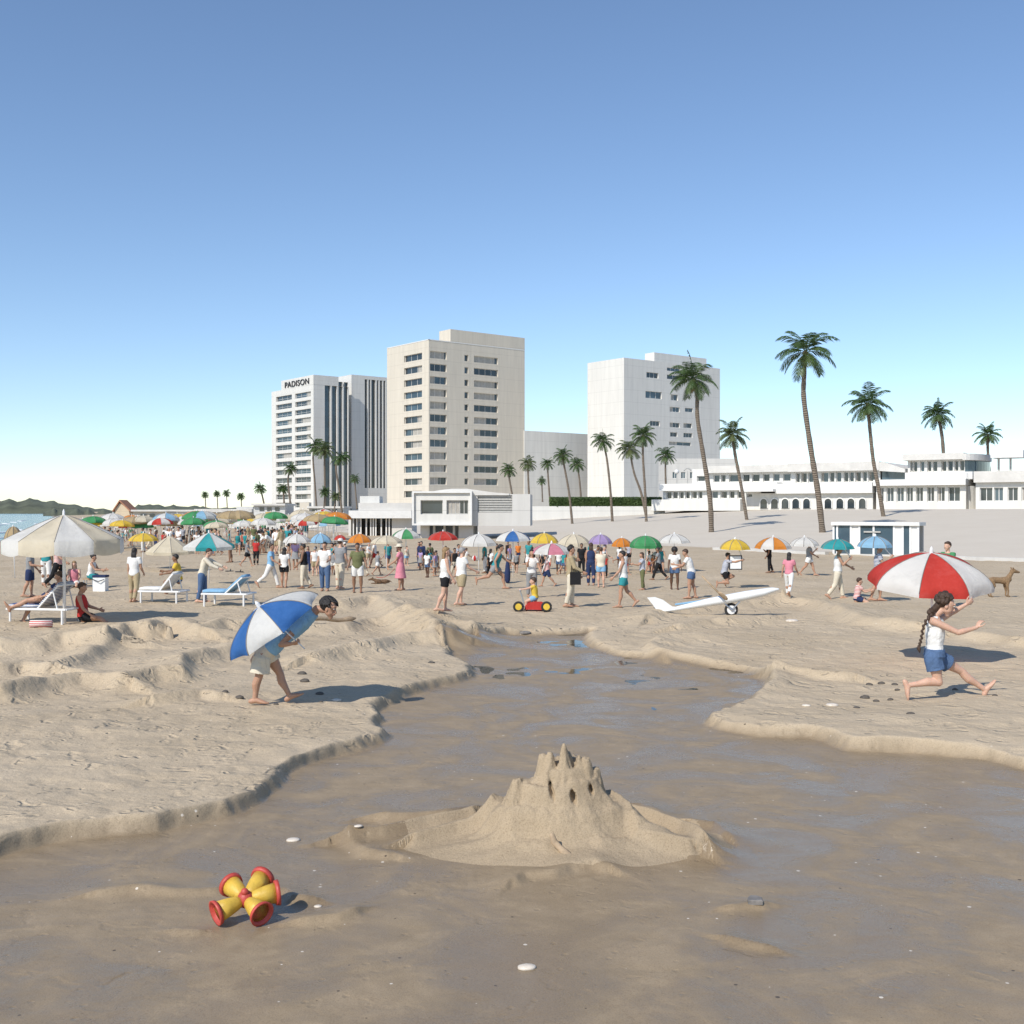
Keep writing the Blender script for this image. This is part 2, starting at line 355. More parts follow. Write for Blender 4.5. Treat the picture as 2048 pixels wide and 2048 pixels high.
def land(X, Y, want_wet=False):
    X = np.asarray(X, float); Y = np.asarray(Y, float)
    wob = .05 * vnoise(X, Y, 1.7) + .05 * vnoise(X + 9, Y, 4.3) + .045 * vnoise(X, Y + 4, 9) * (Y < 30)
    dE, _ = seg_dist(X, Y, EDGE); ins = inside(X, Y, HOLLOW)
    sd = np.where(ins, -dE, dE) + wob * np.clip(.3 + Y * .05, .3, 1.2)
    k = np.clip(Y * .008, .05, .28)
    z = .115 * smooth(-k * .3, k, sd) + .05 * smooth(0, 3.5, sd)
    dry = smooth(-.05, .14, sd)
    for pts, a, w in RIDGES:
        x0 = min(p[0] for p in pts) - 3 * w; x1 = max(p[0] for p in pts) + 3 * w; y0 = min(p[1] for p in pts) - 3 * w; y1 = max(p[1] for p in pts) + 3 * w
        k = (X > x0) & (X < x1) & (Y > y0) & (Y < y1)
        if not k.any(): continue
        d, sdd = seg_dist(X[k], Y[k], pts)
        dd_ = np.where(sdd > 0, d / (w * .45), d / (w * 1.5)); z[k] += a * 1.15 * np.exp(-dd_ ** 1.6) * (1 + .4 * vnoise(X[k], Y[k], 2.5))
    z += dry * (.07 * vnoise(X, Y, .55) + .035 * vnoise(X, Y, 1.6) + .03 * vnoise(X + 5, Y + 3, 4.5) * (Y < 60)) + (1 - dry) * (.012 * vnoise(X, Y, 1.1) + .010 * vnoise(X, Y, 5))
    dP, sP = seg_dist(X, Y, PROM)
    tp = np.where(sP > 0, dP, -dP); up = smooth(-.5, 1, tp)
    z = z * (1 - .7 * up) + np.clip(tp / 50, 0, 1) * 2.75
    dS, sS = seg_dist(X, Y, SHORE)
    ts = np.where(sS < 0, dS, -dS)                                          # seaward distance
    z = np.where(ts > -52, z - .030 * np.clip(ts + 52, 0, 52) - .06 * np.clip(ts, 0, 60), z)
    z = np.maximum(z, -4)
    if want_wet: return z, np.clip(np.maximum(1 - dry, smooth(-6, -1, ts)), 0, 1), up * (X > -40)
    return z
def gz(x, y): return float(land(np.array([x]), np.array([y]))[0])
_D = np.concatenate([np.arange(4, 40, .05), np.arange(40, 400, .25)])
def at_ground(px, py):
    """the point of the ground seen at pixel (px, py) of the 2048 picture"""
    ux, uz = (px - CX) / F, (CY - py) / F
    g = land(ux * _D, _D) - (H + uz * _D)
    k = int(np.argmax(g >= 0))
    if g[k] < 0: k = len(_D) - 1
    d = _D[k]
    return Vector((ux * d, d, gz(ux * d, d)))
def at_depth(px, py, d): return Vector(((px - CX) / F * d, d, H + (CY - py) / F * d))
def at_x(px, d): x = (px - CX) / F * d; return Vector((x, d, gz(x, d)))

def make_ground():
    rows = np.concatenate([np.linspace(-40, 2.6, 12), np.geomspace(3.0, 9.5, 330), np.geomspace(9.55, 34, 330), np.geomspace(34.4, 110, 110), np.geomspace(113, 500, 60), np.geomspace(530, 3600, 24)])
    t = np.linspace(-1, 1, 861); u = .82 * t + .18 * t ** 3
    hw = np.maximum(9, .60 * rows + 4) + np.clip(rows - 40, 0, None) * .25 + 60 * (rows < 2.7)
    X = u[None, :] * hw[:, None]; Y = np.repeat(rows[:, None], len(u), 1)
    z, wet, pav = land(X.ravel(), Y.ravel(), True)
    n, m = X.shape
    co = np.stack([X.ravel(), Y.ravel(), z], 1)
    i = np.arange(n * m).reshape(n, m)
    q = np.stack([i[:-1, :-1], i[:-1, 1:], i[1:, 1:], i[1:, :-1]], -1).reshape(-1, 4)
    me = bpy.data.meshes.new('beach_sand'); me.vertices.add(len(co)); me.vertices.foreach_set('co', co.ravel())
    me.loops.add(q.size); me.loops.foreach_set('vertex_index', q.ravel()); me.polygons.add(len(q))
    me.polygons.foreach_set('loop_start', np.arange(0, q.size, 4)); me.polygons.foreach_set('loop_total', np.full(len(q), 4)); me.polygons.foreach_set('use_smooth', np.ones(len(q), bool))
    me.update(); me.validate()
    a = me.attributes.new('wet', 'FLOAT', 'POINT'); a.data.foreach_set('value', wet)
    a = me.attributes.new('paved', 'FLOAT', 'POINT'); a.data.foreach_set('value', pav)
    me.materials.append(M['sand'])
    tag(link('beach_ground', me), kind='structure')
make_ground()
def film_mat():
    m, t, b, o = nt('standing_water'); t.nodes.remove(b)
    gl = t.nodes.new('ShaderNodeBsdfGlossy'); gl.inputs['Roughness'].default_value = .03
    tr = t.nodes.new('ShaderNodeBsdfTransparent'); tr.inputs['Color'].default_value = (.86, .84, .80, 1)
    fn = t.nodes.new('ShaderNodeFresnel'); fn.inputs['IOR'].default_value = 1.33
    bp = t.nodes.new('ShaderNodeBump'); bp.inputs['Strength'].default_value = .12; bp.inputs['Distance'].default_value = .01
    t.links.new(noise(t, 9, 3, .5, geo(t)), bp.inputs['Height']); t.links.new(bp.outputs['Normal'], gl.inputs['Normal']); t.links.new(bp.outputs['Normal'], fn.inputs['Normal'])
    mx = t.nodes.new('ShaderNodeMixShader'); t.links.new(fn.outputs[0], mx.inputs[0]); t.links.new(tr.outputs[0], mx.inputs[1]); t.links.new(gl.outputs[0], mx.inputs[2]); t.links.new(mx.outputs[0], o.inputs['Surface'])
    return m
mb = MB(); e = [(x, y) for x, y in EDGE if 7 < y < 26]; lvl = lambda y: -.0125 + .00068 * (y - 7)
mb.add([(-6, 5.5, lvl(5.5)), (7, 5.5, lvl(5.5)), (7, 25, lvl(25)), (-6, 25, lvl(25))], [(0, 1, 2, 3)])
tag(mb.build('puddle_water', film_mat()), kind='structure')

# the sea, a sheet under the land that reaches the horizon
def water_mat():
    m, t, b, o = nt('sea_water'); co = geo(t)
    b.inputs['Base Color'].default_value = (.035, .115, .14, 1); b.inputs['Roughness'].default_value = .12; b.inputs['IOR'].default_value = 1.33
    mp = t.nodes.new('ShaderNodeMapping'); mp.inputs['Scale'].default_value = (.5, 1.6, 1); mp.inputs['Rotation'].default_value = (0, 0, -.9); t.links.new(co, mp.inputs['Vector'])
    p = bump(t, b, noise(t, .22, 5, .6, mp.outputs['Vector']), .8, .5); bump(t, b, noise(t, 1.6, 4, .6, mp.outputs['Vector']), .4, .1, p)
    return m
mb = MB(); mb.add([(-26000, -400, -1.5), (26000, -400, -1.5), (26000, 30000, -1.5), (-26000, 30000, -1.5)], [(0, 1, 2, 3)])
tag(mb.build('sea_water', water_mat()), kind='structure')
# thin lines of foam where the swell breaks
foam = plain('sea_foam', (.80, .82, .82), .7, .1, 2, .2)
mb = MB(); rr = random.Random(4)
for off, y0, y1, w in ((6, 90, 330, .8), (13, 150, 420, .7), (24, 210, 520, .8), (40, 260, 700, 1.0)):
    y = y0
    while y < y1:
        L = rr.uniform(14, 40); pts = []
        for k in range(9):
            yy = y + L * k / 8; xs = np.interp(yy, [p[1] for p in SHORE], [p[0] for p in SHORE]) - off + math.sin(yy * .11 + off) * 1.6
            pts.append((xs, yy, -1.47)); 
        mb.tube(pts, [max(.05, w * math.sin(math.pi * (k + .3) / 8.6)) for k in range(9)], [.16 * math.sin(math.pi * (k + .3) / 8.6) + .02 for k in range(9)], lat=(1, 0, 0), seg=8)
        y += L + rr.uniform(3, 22)
tag(mb.build('sea_foam', foam, smooth=True), 'broken white lines of surf along the water edge', kind='stuff')

# low hills of the headland across the water
hill_m = plain('hillside_scrub', (.11, .12, .075), .95, .4, .012, .5, 2.0, world=True)
def ridge(name, prof, d, dep):
    mb = MB(); n = len(prof); rings = []
    xs = np.linspace(prof[0][0], prof[-1][0], 90); hs = np.interp(xs, [p[0] for p in prof], [p[1] for p in prof])
    for k, (f, g) in enumerate(((0, 0), (.06, .35), (.25, .7), (.5, 1), (.75, .7), (1, 0))):
        ring = []
        for x, y in zip(xs, hs):
            dd = d + dep * f
            zt = max(0.5, H + (CY - y) / F * (d + dep * .5)) + (vnoise(np.array([x * 1.0]), np.array([f * 7.]), .13)[0] * 7 if 0 < f < 1 else 0)
            ring.append(((x - CX) / F * dd, dd, -2 + (zt + 2) * g))
        rings.append(ring)
    mb.loft(rings, False, closed=False)
    tag(mb.build(name, hill_m, smooth=True), kind='structure')
ridge('far_hills', [(-400, 1004), (-200, 1000), (0, 1001), (20, 997), (37, 1004), (62, 996.5), (86, 1003), (105, 1001), (120, 1007), (145, 1008), (170, 1014), (200, 1017), (225, 1020), (300, 1022), (330, 1024)], 2700, 700)
ridge('low_hills', [(235, 1019), (262, 1014), (285, 1010), (302, 1007), (320, 1013), (335, 1010), (352, 1010), (372, 1014), (390, 1012), (412, 1017), (440, 1016), (480, 1016), (540, 1018), (640, 1020), (760, 1021)], 1500, 500)
ridge('shore_spit', [(86, 1022.5), (93, 1019), (103, 1021), (110, 1018), (130, 1021), (160, 1019), (185, 1021), (230, 1021), (300, 1022.5)], 1150, 180)
# ------------------------------------------------------------------ buildings
class Face:
    """a vertical plane: corner O, unit direction e, outward normal n; pixels of the picture map to (s, z) on it"""
    def __init__(s, O, e, flip=False):
        s.O = Vector((O[0], O[1])); s.e = Vector(e).normalized()
        s.n = Vector((s.e.y, -s.e.x))
        if s.n.dot(s.O) > 0: s.n = -s.n
    def s(s, px):
        u = (px - CX) / F; return (s.O.y * u - s.O.x) / (s.e.x - u * s.e.y)
    def d(s, px): return s.O.y + s.s(px) * s.e.y
    def z(s, px, py): return H + (CY - py) / F * s.d(px)
    def p(s, a, z, out=0): q = s.O + s.e * a + s.n * out; return Vector((q.x, q.y, z))
    def rect(s, x0, x1, yt, yb):
        c = (x0 + x1) / 2; return (s.s(x0), s.s(x1), s.z(c, yb), s.z(c, yt))
def wall_holes(mb, f, s0, s1, z0, z1, holes, rev=.35, out=0.0, mi=0):
    """one wall with real openings and their reveals"""
    S = sorted({s0, s1} | {v for h in holes for v in h[:2]}); Z = sorted({z0, z1} | {v for h in holes for v in h[2:]})
    S = [v for v in S if s0 <= v <= s1]; Z = [v for v in Z if z0 <= v <= z1]
    for a, b in zip(S[:-1], S[1:]):
        for c, d in zip(Z[:-1], Z[1:]):
            m, k = (a + b) / 2, (c + d) / 2
            if any(h[0] < m < h[1] and h[2] < k < h[3] for h in holes): continue
            mb.add([f.p(a, c, out), f.p(b, c, out), f.p(b, d, out), f.p(a, d, out)], [(0, 1, 2, 3)], mi)
    for a, b, c, d in holes:
        q = [(a, c), (b, c), (b, d), (a, d)]
        for (x0, y0), (x1, y1) in zip(q, q[1:] + q[:1]):
            mb.add([f.p(x0, y0, out), f.p(x1, y1, out), f.p(x1, y1, out - rev), f.p(x0, y0, out - rev)], [(0, 1, 2, 3)], mi)
def rest_of_block(mb, f, s0, s1, z0, z1, dep, mi=0, out=0.0):
    """sides, back and top behind a wall"""
    A, B = f.O + f.e * s0 + f.n * out, f.O + f.e * s1 + f.n * out; n = -f.n * dep
    P = [A, B, B + n, A + n]
    v = [Vector((p.x, p.y, z)) for z in (z0, z1) for p in P]
    mb.add(v, [(1, 2, 6, 5), (2, 3, 7, 6), (3, 0, 4, 7), (4, 5, 6, 7)], mi)
def window(root, f, h, mull=1, rev=.35, pane='glassd', frame='trim', out=0.0, curtain=False, rails=False):
    a, b, c, d = h; t = .07; dz = out - rev + .1
    fr = MB()
    def bar(s0, s1, z0, z1, o=0):
        q = f.O + f.e * s0 + f.n * (dz - .06 + o); fr.obox(q, f.e, s1 - s0, f.n, .09, z0, z1)
    bar(a, b, c, c + t); bar(a, b, d - t, d); bar(a, a + t, c + t, d - t); bar(b - t, b, c + t, d - t)
    for k in range(1, mull):
        x = a + (b - a) * k / mull; bar(x - t / 2, x + t / 2, c + t, d - t)
    if rails: bar(a + t, b - t, c + (d - c) * .36, c + (d - c) * .36 + t, .02)
    w = fr.build('window', M[frame], root)
    pn = MB(); m2 = (a + b) / 2
    pn.add([f.p(a, c, dz - .03), f.p(b, c, dz - .03), f.p(b, d, dz - .03), f.p(a, d, dz - .03)], [(0, 1, 2, 3)])
    pn.build('pane', M[pane], w)
    if curtain:
        cu = MB(); k = a + (b - a) * curtain
        n = 14; ring0 = [f.p(a + t + (k - a - t) * i / n, c + t, dz - .012 + .012 * (i % 2)) for i in range(n + 1)]; ring1 = [f.p(a + t + (k - a - t) * i / n, d - t, dz - .012 + .012 * (i % 2)) for i in range(n + 1)]
        cu.loft([ring0, ring1], False, closed=False); cu.build('curtain', M['curtain'], w)
    return w
def slab(root, f, s0, s1, z0, z1, dep, out=.5, name='roof_slab', mat='roof'):
    mb = MB(); q = f.O + f.e * s0 + f.n * out
    mb.obox(q, f.e, s1 - s0, -f.n, dep, z0, z1); return mb.build(name, M[mat], root)
rw = random.Random(11)
E1, E2 = (.7838, .621), (-.621, .7838)
def corner(px, d): return ((px - CX) / F * d, d)

# --- tall hotel in the middle
O = corner(857.6, 290); fr_, fl_ = Face(O, E1), Face(O, E2)
hotel = thing('hotel_tower', 'tall cream hotel tower in the middle with strip windows and a column of small windows', 'hotel', (O[0], O[1], 2.4), 'tall hotel blocks behind the beach')
zt = 46.0; mb = MB(); holesL, holesR, kinds = [], [], []
for i in range(12):
    zc = 42.4 - 3.2 * i
    a, b = sorted((fl_.s(808), fl_.s(844))); holesL.append((a, b, zc - .95, zc + .75))
    if i < 11:
        for x0, x1, hh, k in ((860, 893.5, .93, 'w'), (929, 936.8, .8, 's'), (948, 996, .85, 'b')):
            holesR.append((fr_.s(x0), fr_.s(x1), zc - hh, zc + hh)); kinds.append(k)
SR, SL = fr_.s(1049.5), fl_.s(774)
wall_holes(mb, fr_, 0, SR, 2.4, zt, holesR, .6); wall_holes(mb, fl_, 0, SL, 2.4, zt, holesL, .6)
c0 = Vector(O); e1, e2 = Vector(E1), Vector(E2)
P = [c0, c0 + e1 * SR, c0 + e1 * SR + e2 * SL, c0 + e2 * SL]
v = [Vector((p.x, p.y, z)) for z in (2.4, zt) for p in P]
mb.add(v, [(1, 2, 6, 5), (2, 3, 7, 6)])
mb.add([Vector((p.x, p.y, zt - .5)) for p in P], [(0, 1, 2, 3)])
for A, B in zip(P, P[1:] + P[:1]):                                                  # inner faces of the parapet
    pass
mb.build('wall', M['cream'], hotel)
cap = MB()
for f, L in ((fr_, SR), (fl_, SL)): cap.obox(f.O + f.n * .06 - f.e * .06, f.e, L + .06, -f.n, .4, zt, zt + .22)
cap.build('parapet_cap', M['trim'], hotel)
for h, k in zip(holesR, kinds):
    window(hotel, fr_, h, {'w': 3, 's': 1, 'b': 4}[k], .6, rw.choice(['glassd', 'glassb']), curtain=rw.choice([0, 0, .3, .55, .9]) if k != 's' else 0)
for h in holesL: window(hotel, fl_, h, 3, .6, rw.choice(['glassd', 'glassb']), curtain=rw.choice([0, .3, .6, 0]))
O2 = corner(901, 301); f2, g2 = Face(O2, E1), Face(O2, E2); z2 = f2.z(901, 658)
mb = MB(); s1 = f2.s(1049.5); s2 = g2.s(878.5)
P = [Vector(O2), Vector(O2) + e1 * s1, Vector(O2) + e1 * s1 + e2 * s2, Vector(O2) + e2 * s2]
v = [Vector((p.x, p.y, z)) for z in (zt - .5, z2) for p in P]
mb.add(v, [(0, 1, 5, 4), (1, 2, 6, 5), (2, 3, 7, 6), (3, 0, 4, 7), (4, 5, 6, 7)])
ph = mb.build('penthouse', M['cream'], hotel)

# --- lower block between the towers
O = fr_.O + fr_.e * fr_.s(1047.5) + fr_.n * .25; f = Face(O, E1)
low = thing('linking_block', 'plain lower white block between the middle hotel and the right tower', 'building', (O[0], O[1], 2.4))
z1 = f.z(1049, 861); mb = MB(); s1 = f.s(1182)
rows = [(f.s(x), f.s(x + 7), z, z + 1.3) for x in () for z in ()]
wall_holes(mb, f, 0, s1, 2.4, z1, rows, .3); rest_of_block(mb, f, 0, s1, 2.4, z1, 16); mb.build('wall', M['white'], low)
for h in rows: window(low, f, h, 2, .3, 'glassb', curtain=rw.choice([0, .5, .9]))

# --- left hotel: a block with a lettered parapet and a ribbed block behind it
O = corner(627, 390); f, g = Face(O, E1), Face(O, E2)
lh = thing('hotel_tower', 'left hotel tower with two columns of windows and a lettered sign on its parapet', 'hotel', (O[0], O[1], 1.5), 'tall hotel blocks behind the beach')
zr = 45.9; zs = 49.2; SL = g.s(543); SR = f.s(697.5)
hl = []
for i in range(14):
    z = 43.0 - 2.92 * i
    for x0, x1 in ((552, 583.7), (590, 621.7)):
        a, b = sorted((g.s(x0), g.s(x1))); hl.append((a, b, z - 1.0, z + .75))
strips = [(f.s(a), f.s(b), 3, f.z(672, 763)) for a, b in ((649.5, 661), (664, 674), (677, 685), (688, 696))]
mb = MB(); wall_holes(mb, g, 0, SL, 1.5, zr, hl, .6); wall_holes(mb, f, 0, SR, 1.5, zr, strips, .9)
P = [Vector(O), Vector(O) + e1 * SR, Vector(O) + e1 * SR + e2 * SL, Vector(O) + e2 * SL]
v = [Vector((p.x, p.y, z)) for z in (1.5, zr) for p in P]; mb.add(v, [(1, 2, 6, 5), (2, 3, 7, 6), (4, 5, 6, 7)])
mb.build('wall', M['white'], lh)
for h in hl: window(lh, g, h, 3, .6, rw.choice(['glassd', 'glassb']), curtain=rw.choice([0, .3, .6, 0]), rails=True)
for h in strips:
    mb = MB(); mb.add([f.p(h[0], h[2], -.8), f.p(h[1], h[2], -.8), f.p(h[1], h[3], -.8), f.p(h[0], h[3], -.8)], [(0, 1, 2, 3)])
    for k in range(13): zz = h[2] + (h[3] - h[2]) * k / 13; mb.obox(f.O + f.e * h[0] - f.n * .8, f.e, h[1] - h[0], f.n, .08, zz, zz + .5)
    mb.build('window_strip', M['glassb'], lh)
sl = g.s(562.6); sr = f.s(677)
P = [Vector(O) + Vector((f.n.x + g.n.x, f.n.y + g.n.y)) * .05, Vector(O) + e1 * sr, Vector(O) + e1 * sr + e2 * sl, Vector(O) + e2 * sl]
v = [Vector((p.x, p.y, z)) for z in (zr, zs) for p in P]; mb = MB(); mb.add(v, [(0, 1, 5, 4), (1, 2, 6, 5), (2, 3, 7, 6), (3, 0, 4, 7), (4, 5, 6, 7)])
par = mb.build('sign_parapet', M['white'], lh)
cu = bpy.data.curves.new('sign_lettering', 'FONT'); cu.body = 'PADISON'; cu.size = 2.9; cu.extrude = .12; cu.align_x = 'CENTER'; cu.space_character = 1.08
tmp = bpy.data.objects.new('tmp', cu); COL.objects.link(tmp); bpy.context.view_layer.update()
me = bpy.data.meshes.new_from_object(tmp.evaluated_get(bpy.context.evaluated_depsgraph_get())); bpy.data.objects.remove(tmp)
mid = (g.s(570) + g.s(620)) / 2; base = g.p(mid, zr + .45, .2)
xd = Vector((-g.e.x, -g.e.y, 0)); zd = Vector((0, 0, 1)); yd = Vector((g.n.x, g.n.y, 0))
sx = abs(g.s(572) - g.s(620)) / max(v.co.x for v in me.vertices) / 2
off = wloc(par)
for v in me.vertices: v.co = base + xd * (v.co.x * sx) + zd * v.co.y + yd * v.co.z - off
me.materials.append(M['dark']); me.name = 'sign_lettering'; link('sign_lettering', me, par)
O = corner(703, 402); f, g = Face(O, E1), Face(O, E2); zb = 50.7
mb = MB(); s1 = f.s(790); strips = [(f.s(a), f.s(b), 11, f.z(750, 760)) for a, b in ((729.5, 735), (737.5, 741), (743, 751), (754, 757.5), (760, 765), (767, 771))]
wall_holes(mb, f, 0, s1, 1.5, zb, strips, .9)
sl = g.s(672); P = [Vector(O), Vector(O) + e1 * s1, Vector(O) + e1 * s1 + e2 * sl, Vector(O) + e2 * sl]
v = [Vector((p.x, p.y, z)) for z in (1.5, zb) for p in P]; mb.add(v, [(1, 2, 6, 5), (2, 3, 7, 6), (3, 0, 4, 7), (4, 5, 6, 7)])
rb = thing('ribbed_tower', 'white tower with tall vertical window strips between the two hotels', 'building', (O[0], O[1], 1.5), 'tall hotel blocks behind the beach')
mb.build('wall', M['white'], rb)
for h in strips:
    mb = MB(); mb.add([f.p(h[0], h[2], -.8), f.p(h[1], h[2], -.8), f.p(h[1], h[3], -.8), f.p(h[0], h[3], -.8)], [(0, 1, 2, 3)])
    for k in range(13): zz = h[2] + (h[3] - h[2]) * k / 13; mb.obox(f.O + f.e * h[0] - f.n * .8, f.e, h[1] - h[0], f.n, .08, zz, zz + .5)
    mb.build('window_strip', M['glassd'], rb)

# --- right tower
O = corner(1248, 300); f, g = Face(O, E1), Face(O, E2); zt = 42.9; SR, SL = f.s(1440), g.s(1175)
rt = thing('apartment_tower', 'broad right tower with a blank side wall and few scattered windows', 'tower', (O[0], O[1], 2.4), 'tall hotel blocks behind the beach')
rects = [(1293, 1317, 745, 756), (1334, 1373, 751, 759.6), (1291, 1323.6, 783, 797), (1341.6, 1356, 789, 801), (1339.5, 1359.6, 814, 824), (1370, 1386, 816, 824), (1300, 1319.7, 842, 852), (1339.5, 1359.6, 845.5, 855),
         (1367, 1384, 846.6, 856), (1340.5, 1355, 864.6, 873.5), (1367, 1385, 866, 875), (1338, 1382, 884, 891), (1334, 1360, 736, 742.6)]
hs = [f.rect(*r) for r in rects]; mb = MB(); wall_holes(mb, f, 0, SR, 2.4, zt, hs, .45)
P = [Vector(O), Vector(O) + e1 * SR, Vector(O) + e1 * SR + e2 * SL, Vector(O) + e2 * SL]
v = [Vector((p.x, p.y, z)) for z in (2.4, zt) for p in P]; mb.add(v, [(1, 2, 6, 5), (2, 3, 7, 6), (3, 0, 4, 7)]); mb.add([Vector((p.x, p.y, zt - .4)) for p in P], [(0, 1, 2, 3)])
mb.build('wall', M['white'], rt)
for h in hs: window(rt, f, h, 3 if h[1] - h[0] > 3.5 else 2, .45, rw.choice(['glassd', 'glassb']), curtain=rw.choice([0, .4]))
O2 = corner(1308.7, 312); f2, g2 = Face(O2, E1), Face(O2, E2); z2 = f2.z(1308.7, 704.5)
mb = MB(); s1, s2 = f2.s(1413), g2.s(1290); P = [Vector(O2), Vector(O2) + e1 * s1, Vector(O2) + e1 * s1 + e2 * s2, Vector(O2) + e2 * s2]
v = [Vector((p.x, p.y, z)) for z in (zt - .4, z2) for p in P]; mb.add(v, [(0, 1, 5, 4), (1, 2, 6, 5), (2, 3, 7, 6), (3, 0, 4, 7), (4, 5, 6, 7)])
mb.build('penthouse', M['white'], rt)
# low block in front of the right tower
O = corner(1336, 230); f = Face(O, (1, .03)); z1 = f.z(1370, 917)
an = thing('annex_building', 'pale annex with a plain parapet at the foot of the right tower', 'building', (O[0], O[1], 2.4))
hs = [(f.s(x), f.s(x + 9), f.z(1370, 957), f.z(1370, 944)) for x in (1345, 1362, 1380, 1430)]; s1 = f.s(1470)
mb = MB(); wall_holes(mb, f, 0, s1, 2.4, z1, hs, .3); rest_of_block(mb, f, 0, s1, 2.4, z1, 12); mb.build('wall', M['pale'], an)
for h in hs: window(an, f, h, 2, .3, 'glassb')

# --- the low white terrace buildings on the right, along one line
A, B = Vector(corner(1323, 152)), Vector(corner(2048, 128)); T = Face(A, B - A)
def block(root, x0, x1, yt, yb, dep, holes=(), out=0.0, mat='white', mull=1, rev=.4, name='wall', cur=True, frame='trim'):
    """a storey: front wall with openings (pixel rectangles), sides, back and top; its windows are parts of root"""
    s0, s1 = T.s(x0), T.s(x1); c = (x0 + x1) / 2; z0, z1 = T.z(c, yb), T.z(c, yt)
    hs = [(T.s(a), T.s(b), T.z(c, d), T.z(c, e)) for a, b, e, d in holes]
    mb = MB(); wall_holes(mb, T, s0, s1, z0, z1, hs, rev, out); rest_of_block(mb, T, s0, s1, z0, z1, dep, 0, out)
    mb.build(name, M[mat], root)
    for h in hs: window(root, T, h, mull, rev, rw.choice(['glassd', 'glassd', 'glassb']), frame, out, curtain=rw.choice([0, 0, 0, .35]) if cur else 0)
    return s0, s1, z0, z1
def base_at(px): q = T.p(T.s(px), 2.4); return q
wing = thing('terrace_wing', 'long two storey terrace wing left of the arches', 'building', base_at(1450), 'low white buildings along the promenade')
block(wing, 1323, 1498, 999, 1021.5, 10, out=3.0)
block(wing, 1334, 1498, 979, 1000, 12, [(a, a + w, 983, 997.5) for a, w in ((1340, 11), (1353, 10), (1366, 9), (1378, 9), (1390, 11), (1404, 8), (1431, 12), (1448, 13), (1466, 10), (1482, 11))], out=1.2)
slab(wing, T, T.s(1331), T.s(1565), T.z(1450, 981), T.z(1450, 967), 14, 1.9, 'balcony_slab', 'trim')
block(wing, 1418, 1585, 944.5, 968, 12, [(a, a + w, 948.5, 963.5) for a, w in ((1427, 12), (1442, 9), (1458, 19), (1485, 14), (1504, 15), (1526, 13), (1546, 13), (1566, 15))], out=0)
slab(wing, T, T.s(1415), T.s(1586), T.z(1500, 945), T.z(1500, 931), 14, .9)
block(wing, 1386, 1416, 938, 968, 8, [(1395, 1411, 952, 963)], out=.2)
block(wing, 1498, 1530, 984, 1020, 10, [(1503, 1513, 988, 994.5)], out=1.5)
slab(wing, T, T.s(1500), T.s(1566), T.z(1530, 984), T.z(1530, 979), 6, 3.6, 'canopy_slab', 'trim')
arc = thing('arcade_building', 'terrace building with a row of nine arched openings on its ground floor', 'building', base_at(1650), 'low white buildings along the promenade')
s0, s1, z0, z1 = block(arc, 1530, 1754, 986, 1019.5, 14, out=1.8, cur=False)
for a in (1529.5, 1551, 1572, 1593, 1614.5, 1657, 1680.5, 1702.5, 1725):
    a += 2; w = T.s(a + 13.5) - T.s(a); sa = T.s(a); zb = T.z(1640, 1016.5); zs_ = T.z(1640, 1004.5); n = 10
    arch = [(sa, zb), (sa + w, zb)] + [(sa + w / 2 + math.cos(math.pi * k / n) * w / 2, zs_ + math.sin(math.pi * k / n) * w * .5) for k in range(n + 1)]
    mb = MB(); inn = [T.p(x, z, 1.812) for x, z in arch]; cx_, cz_ = sa + w / 2, (zb + zs_) / 2 + .1
    outr = [T.p(cx_ + (x - cx_) * 1.2, cz_ + (z - cz_) * (1.2 if z > zb + .01 else 1.0), 1.812) for x, z in arch]
    o2 = [T.p(cx_ + (x - cx_) * 1.2, cz_ + (z - cz_) * (1.2 if z > zb + .01 else 1.0), 1.95) for x, z in arch]; i2 = [T.p(x, z, 1.95) for x, z in arch]
    mb.loft([inn, i2, o2, outr], False); wd = mb.build('arched_window', M['trim'], arc)
    mb = MB(); mb.add([T.p(x, z, 1.82) for x, z in arch], [tuple(range(len(arch)))]); mb.build('pane', M['glassd'], wd)
slab(arc, T, T.s(1564), T.s(1756), T.z(1660, 987), T.z(1660, 967), 15, 2.5, 'balcony_slab', 'trim')
block(arc, 1584, 1762, 942, 969, 12, [(a, a + w, 944.5, 964.5) for a, w in ((1593, 8), (1603, 12), (1618, 10), (1643, 15), (1661, 9), (1674, 10), (1689, 9), (1700, 9), (1712, 11), (1727, 8), (1738, 14))], out=.3)
slab(arc, T, T.s(1582), T.s(1764), T.z(1680, 942.5), T.z(1680, 925.5), 14, 1.3)
# sloping glazed end
mb = MB(); q = [(1764, 925.5), (1772, 924.5), (1815, 938.5), (1815, 945.5), (1764, 942.5)]
r0 = [T.p(T.s(x), T.z(x, y), 1.25) for x, y in q]; r1 = [T.p(T.s(x), T.z(x, y), -9) for x, y in q]; mb.loft([r0, r1]); mb.build('sloping_roof', M['roof'], arc)
mb = MB(); q = [(1766, 942), (1813, 946), (1813, 961), (1766, 961)]; r0 = [T.p(T.s(x), T.z(x, y), .4) for x, y in q]; r1 = [T.p(T.s(x), T.z(x, y), -8) for x, y in q]; mb.loft([r0, r1]); mb.build('glazed_end', M['glassb'], arc)
pav = thing('pavilion_building', 'terrace building with eight tall windows and an upper pavilion with a curved end', 'building', base_at(1850), 'low white buildings along the promenade')
block(pav, 1762.5, 1940, 971, 1019, 14, [(a, a + w, 975, 1003.5) for a, w in ((1768, 9), (1783, 14), (1803, 14), (1822, 13), (1841, 14), (1863, 14), (1883, 15), (1905, 23))], out=2.2, mull=2)
slab(pav, T, T.s(1760), T.s(1942), T.z(1850, 971.5), T.z(1850, 959.5), 16, 3.0, 'balcony_slab', 'trim')
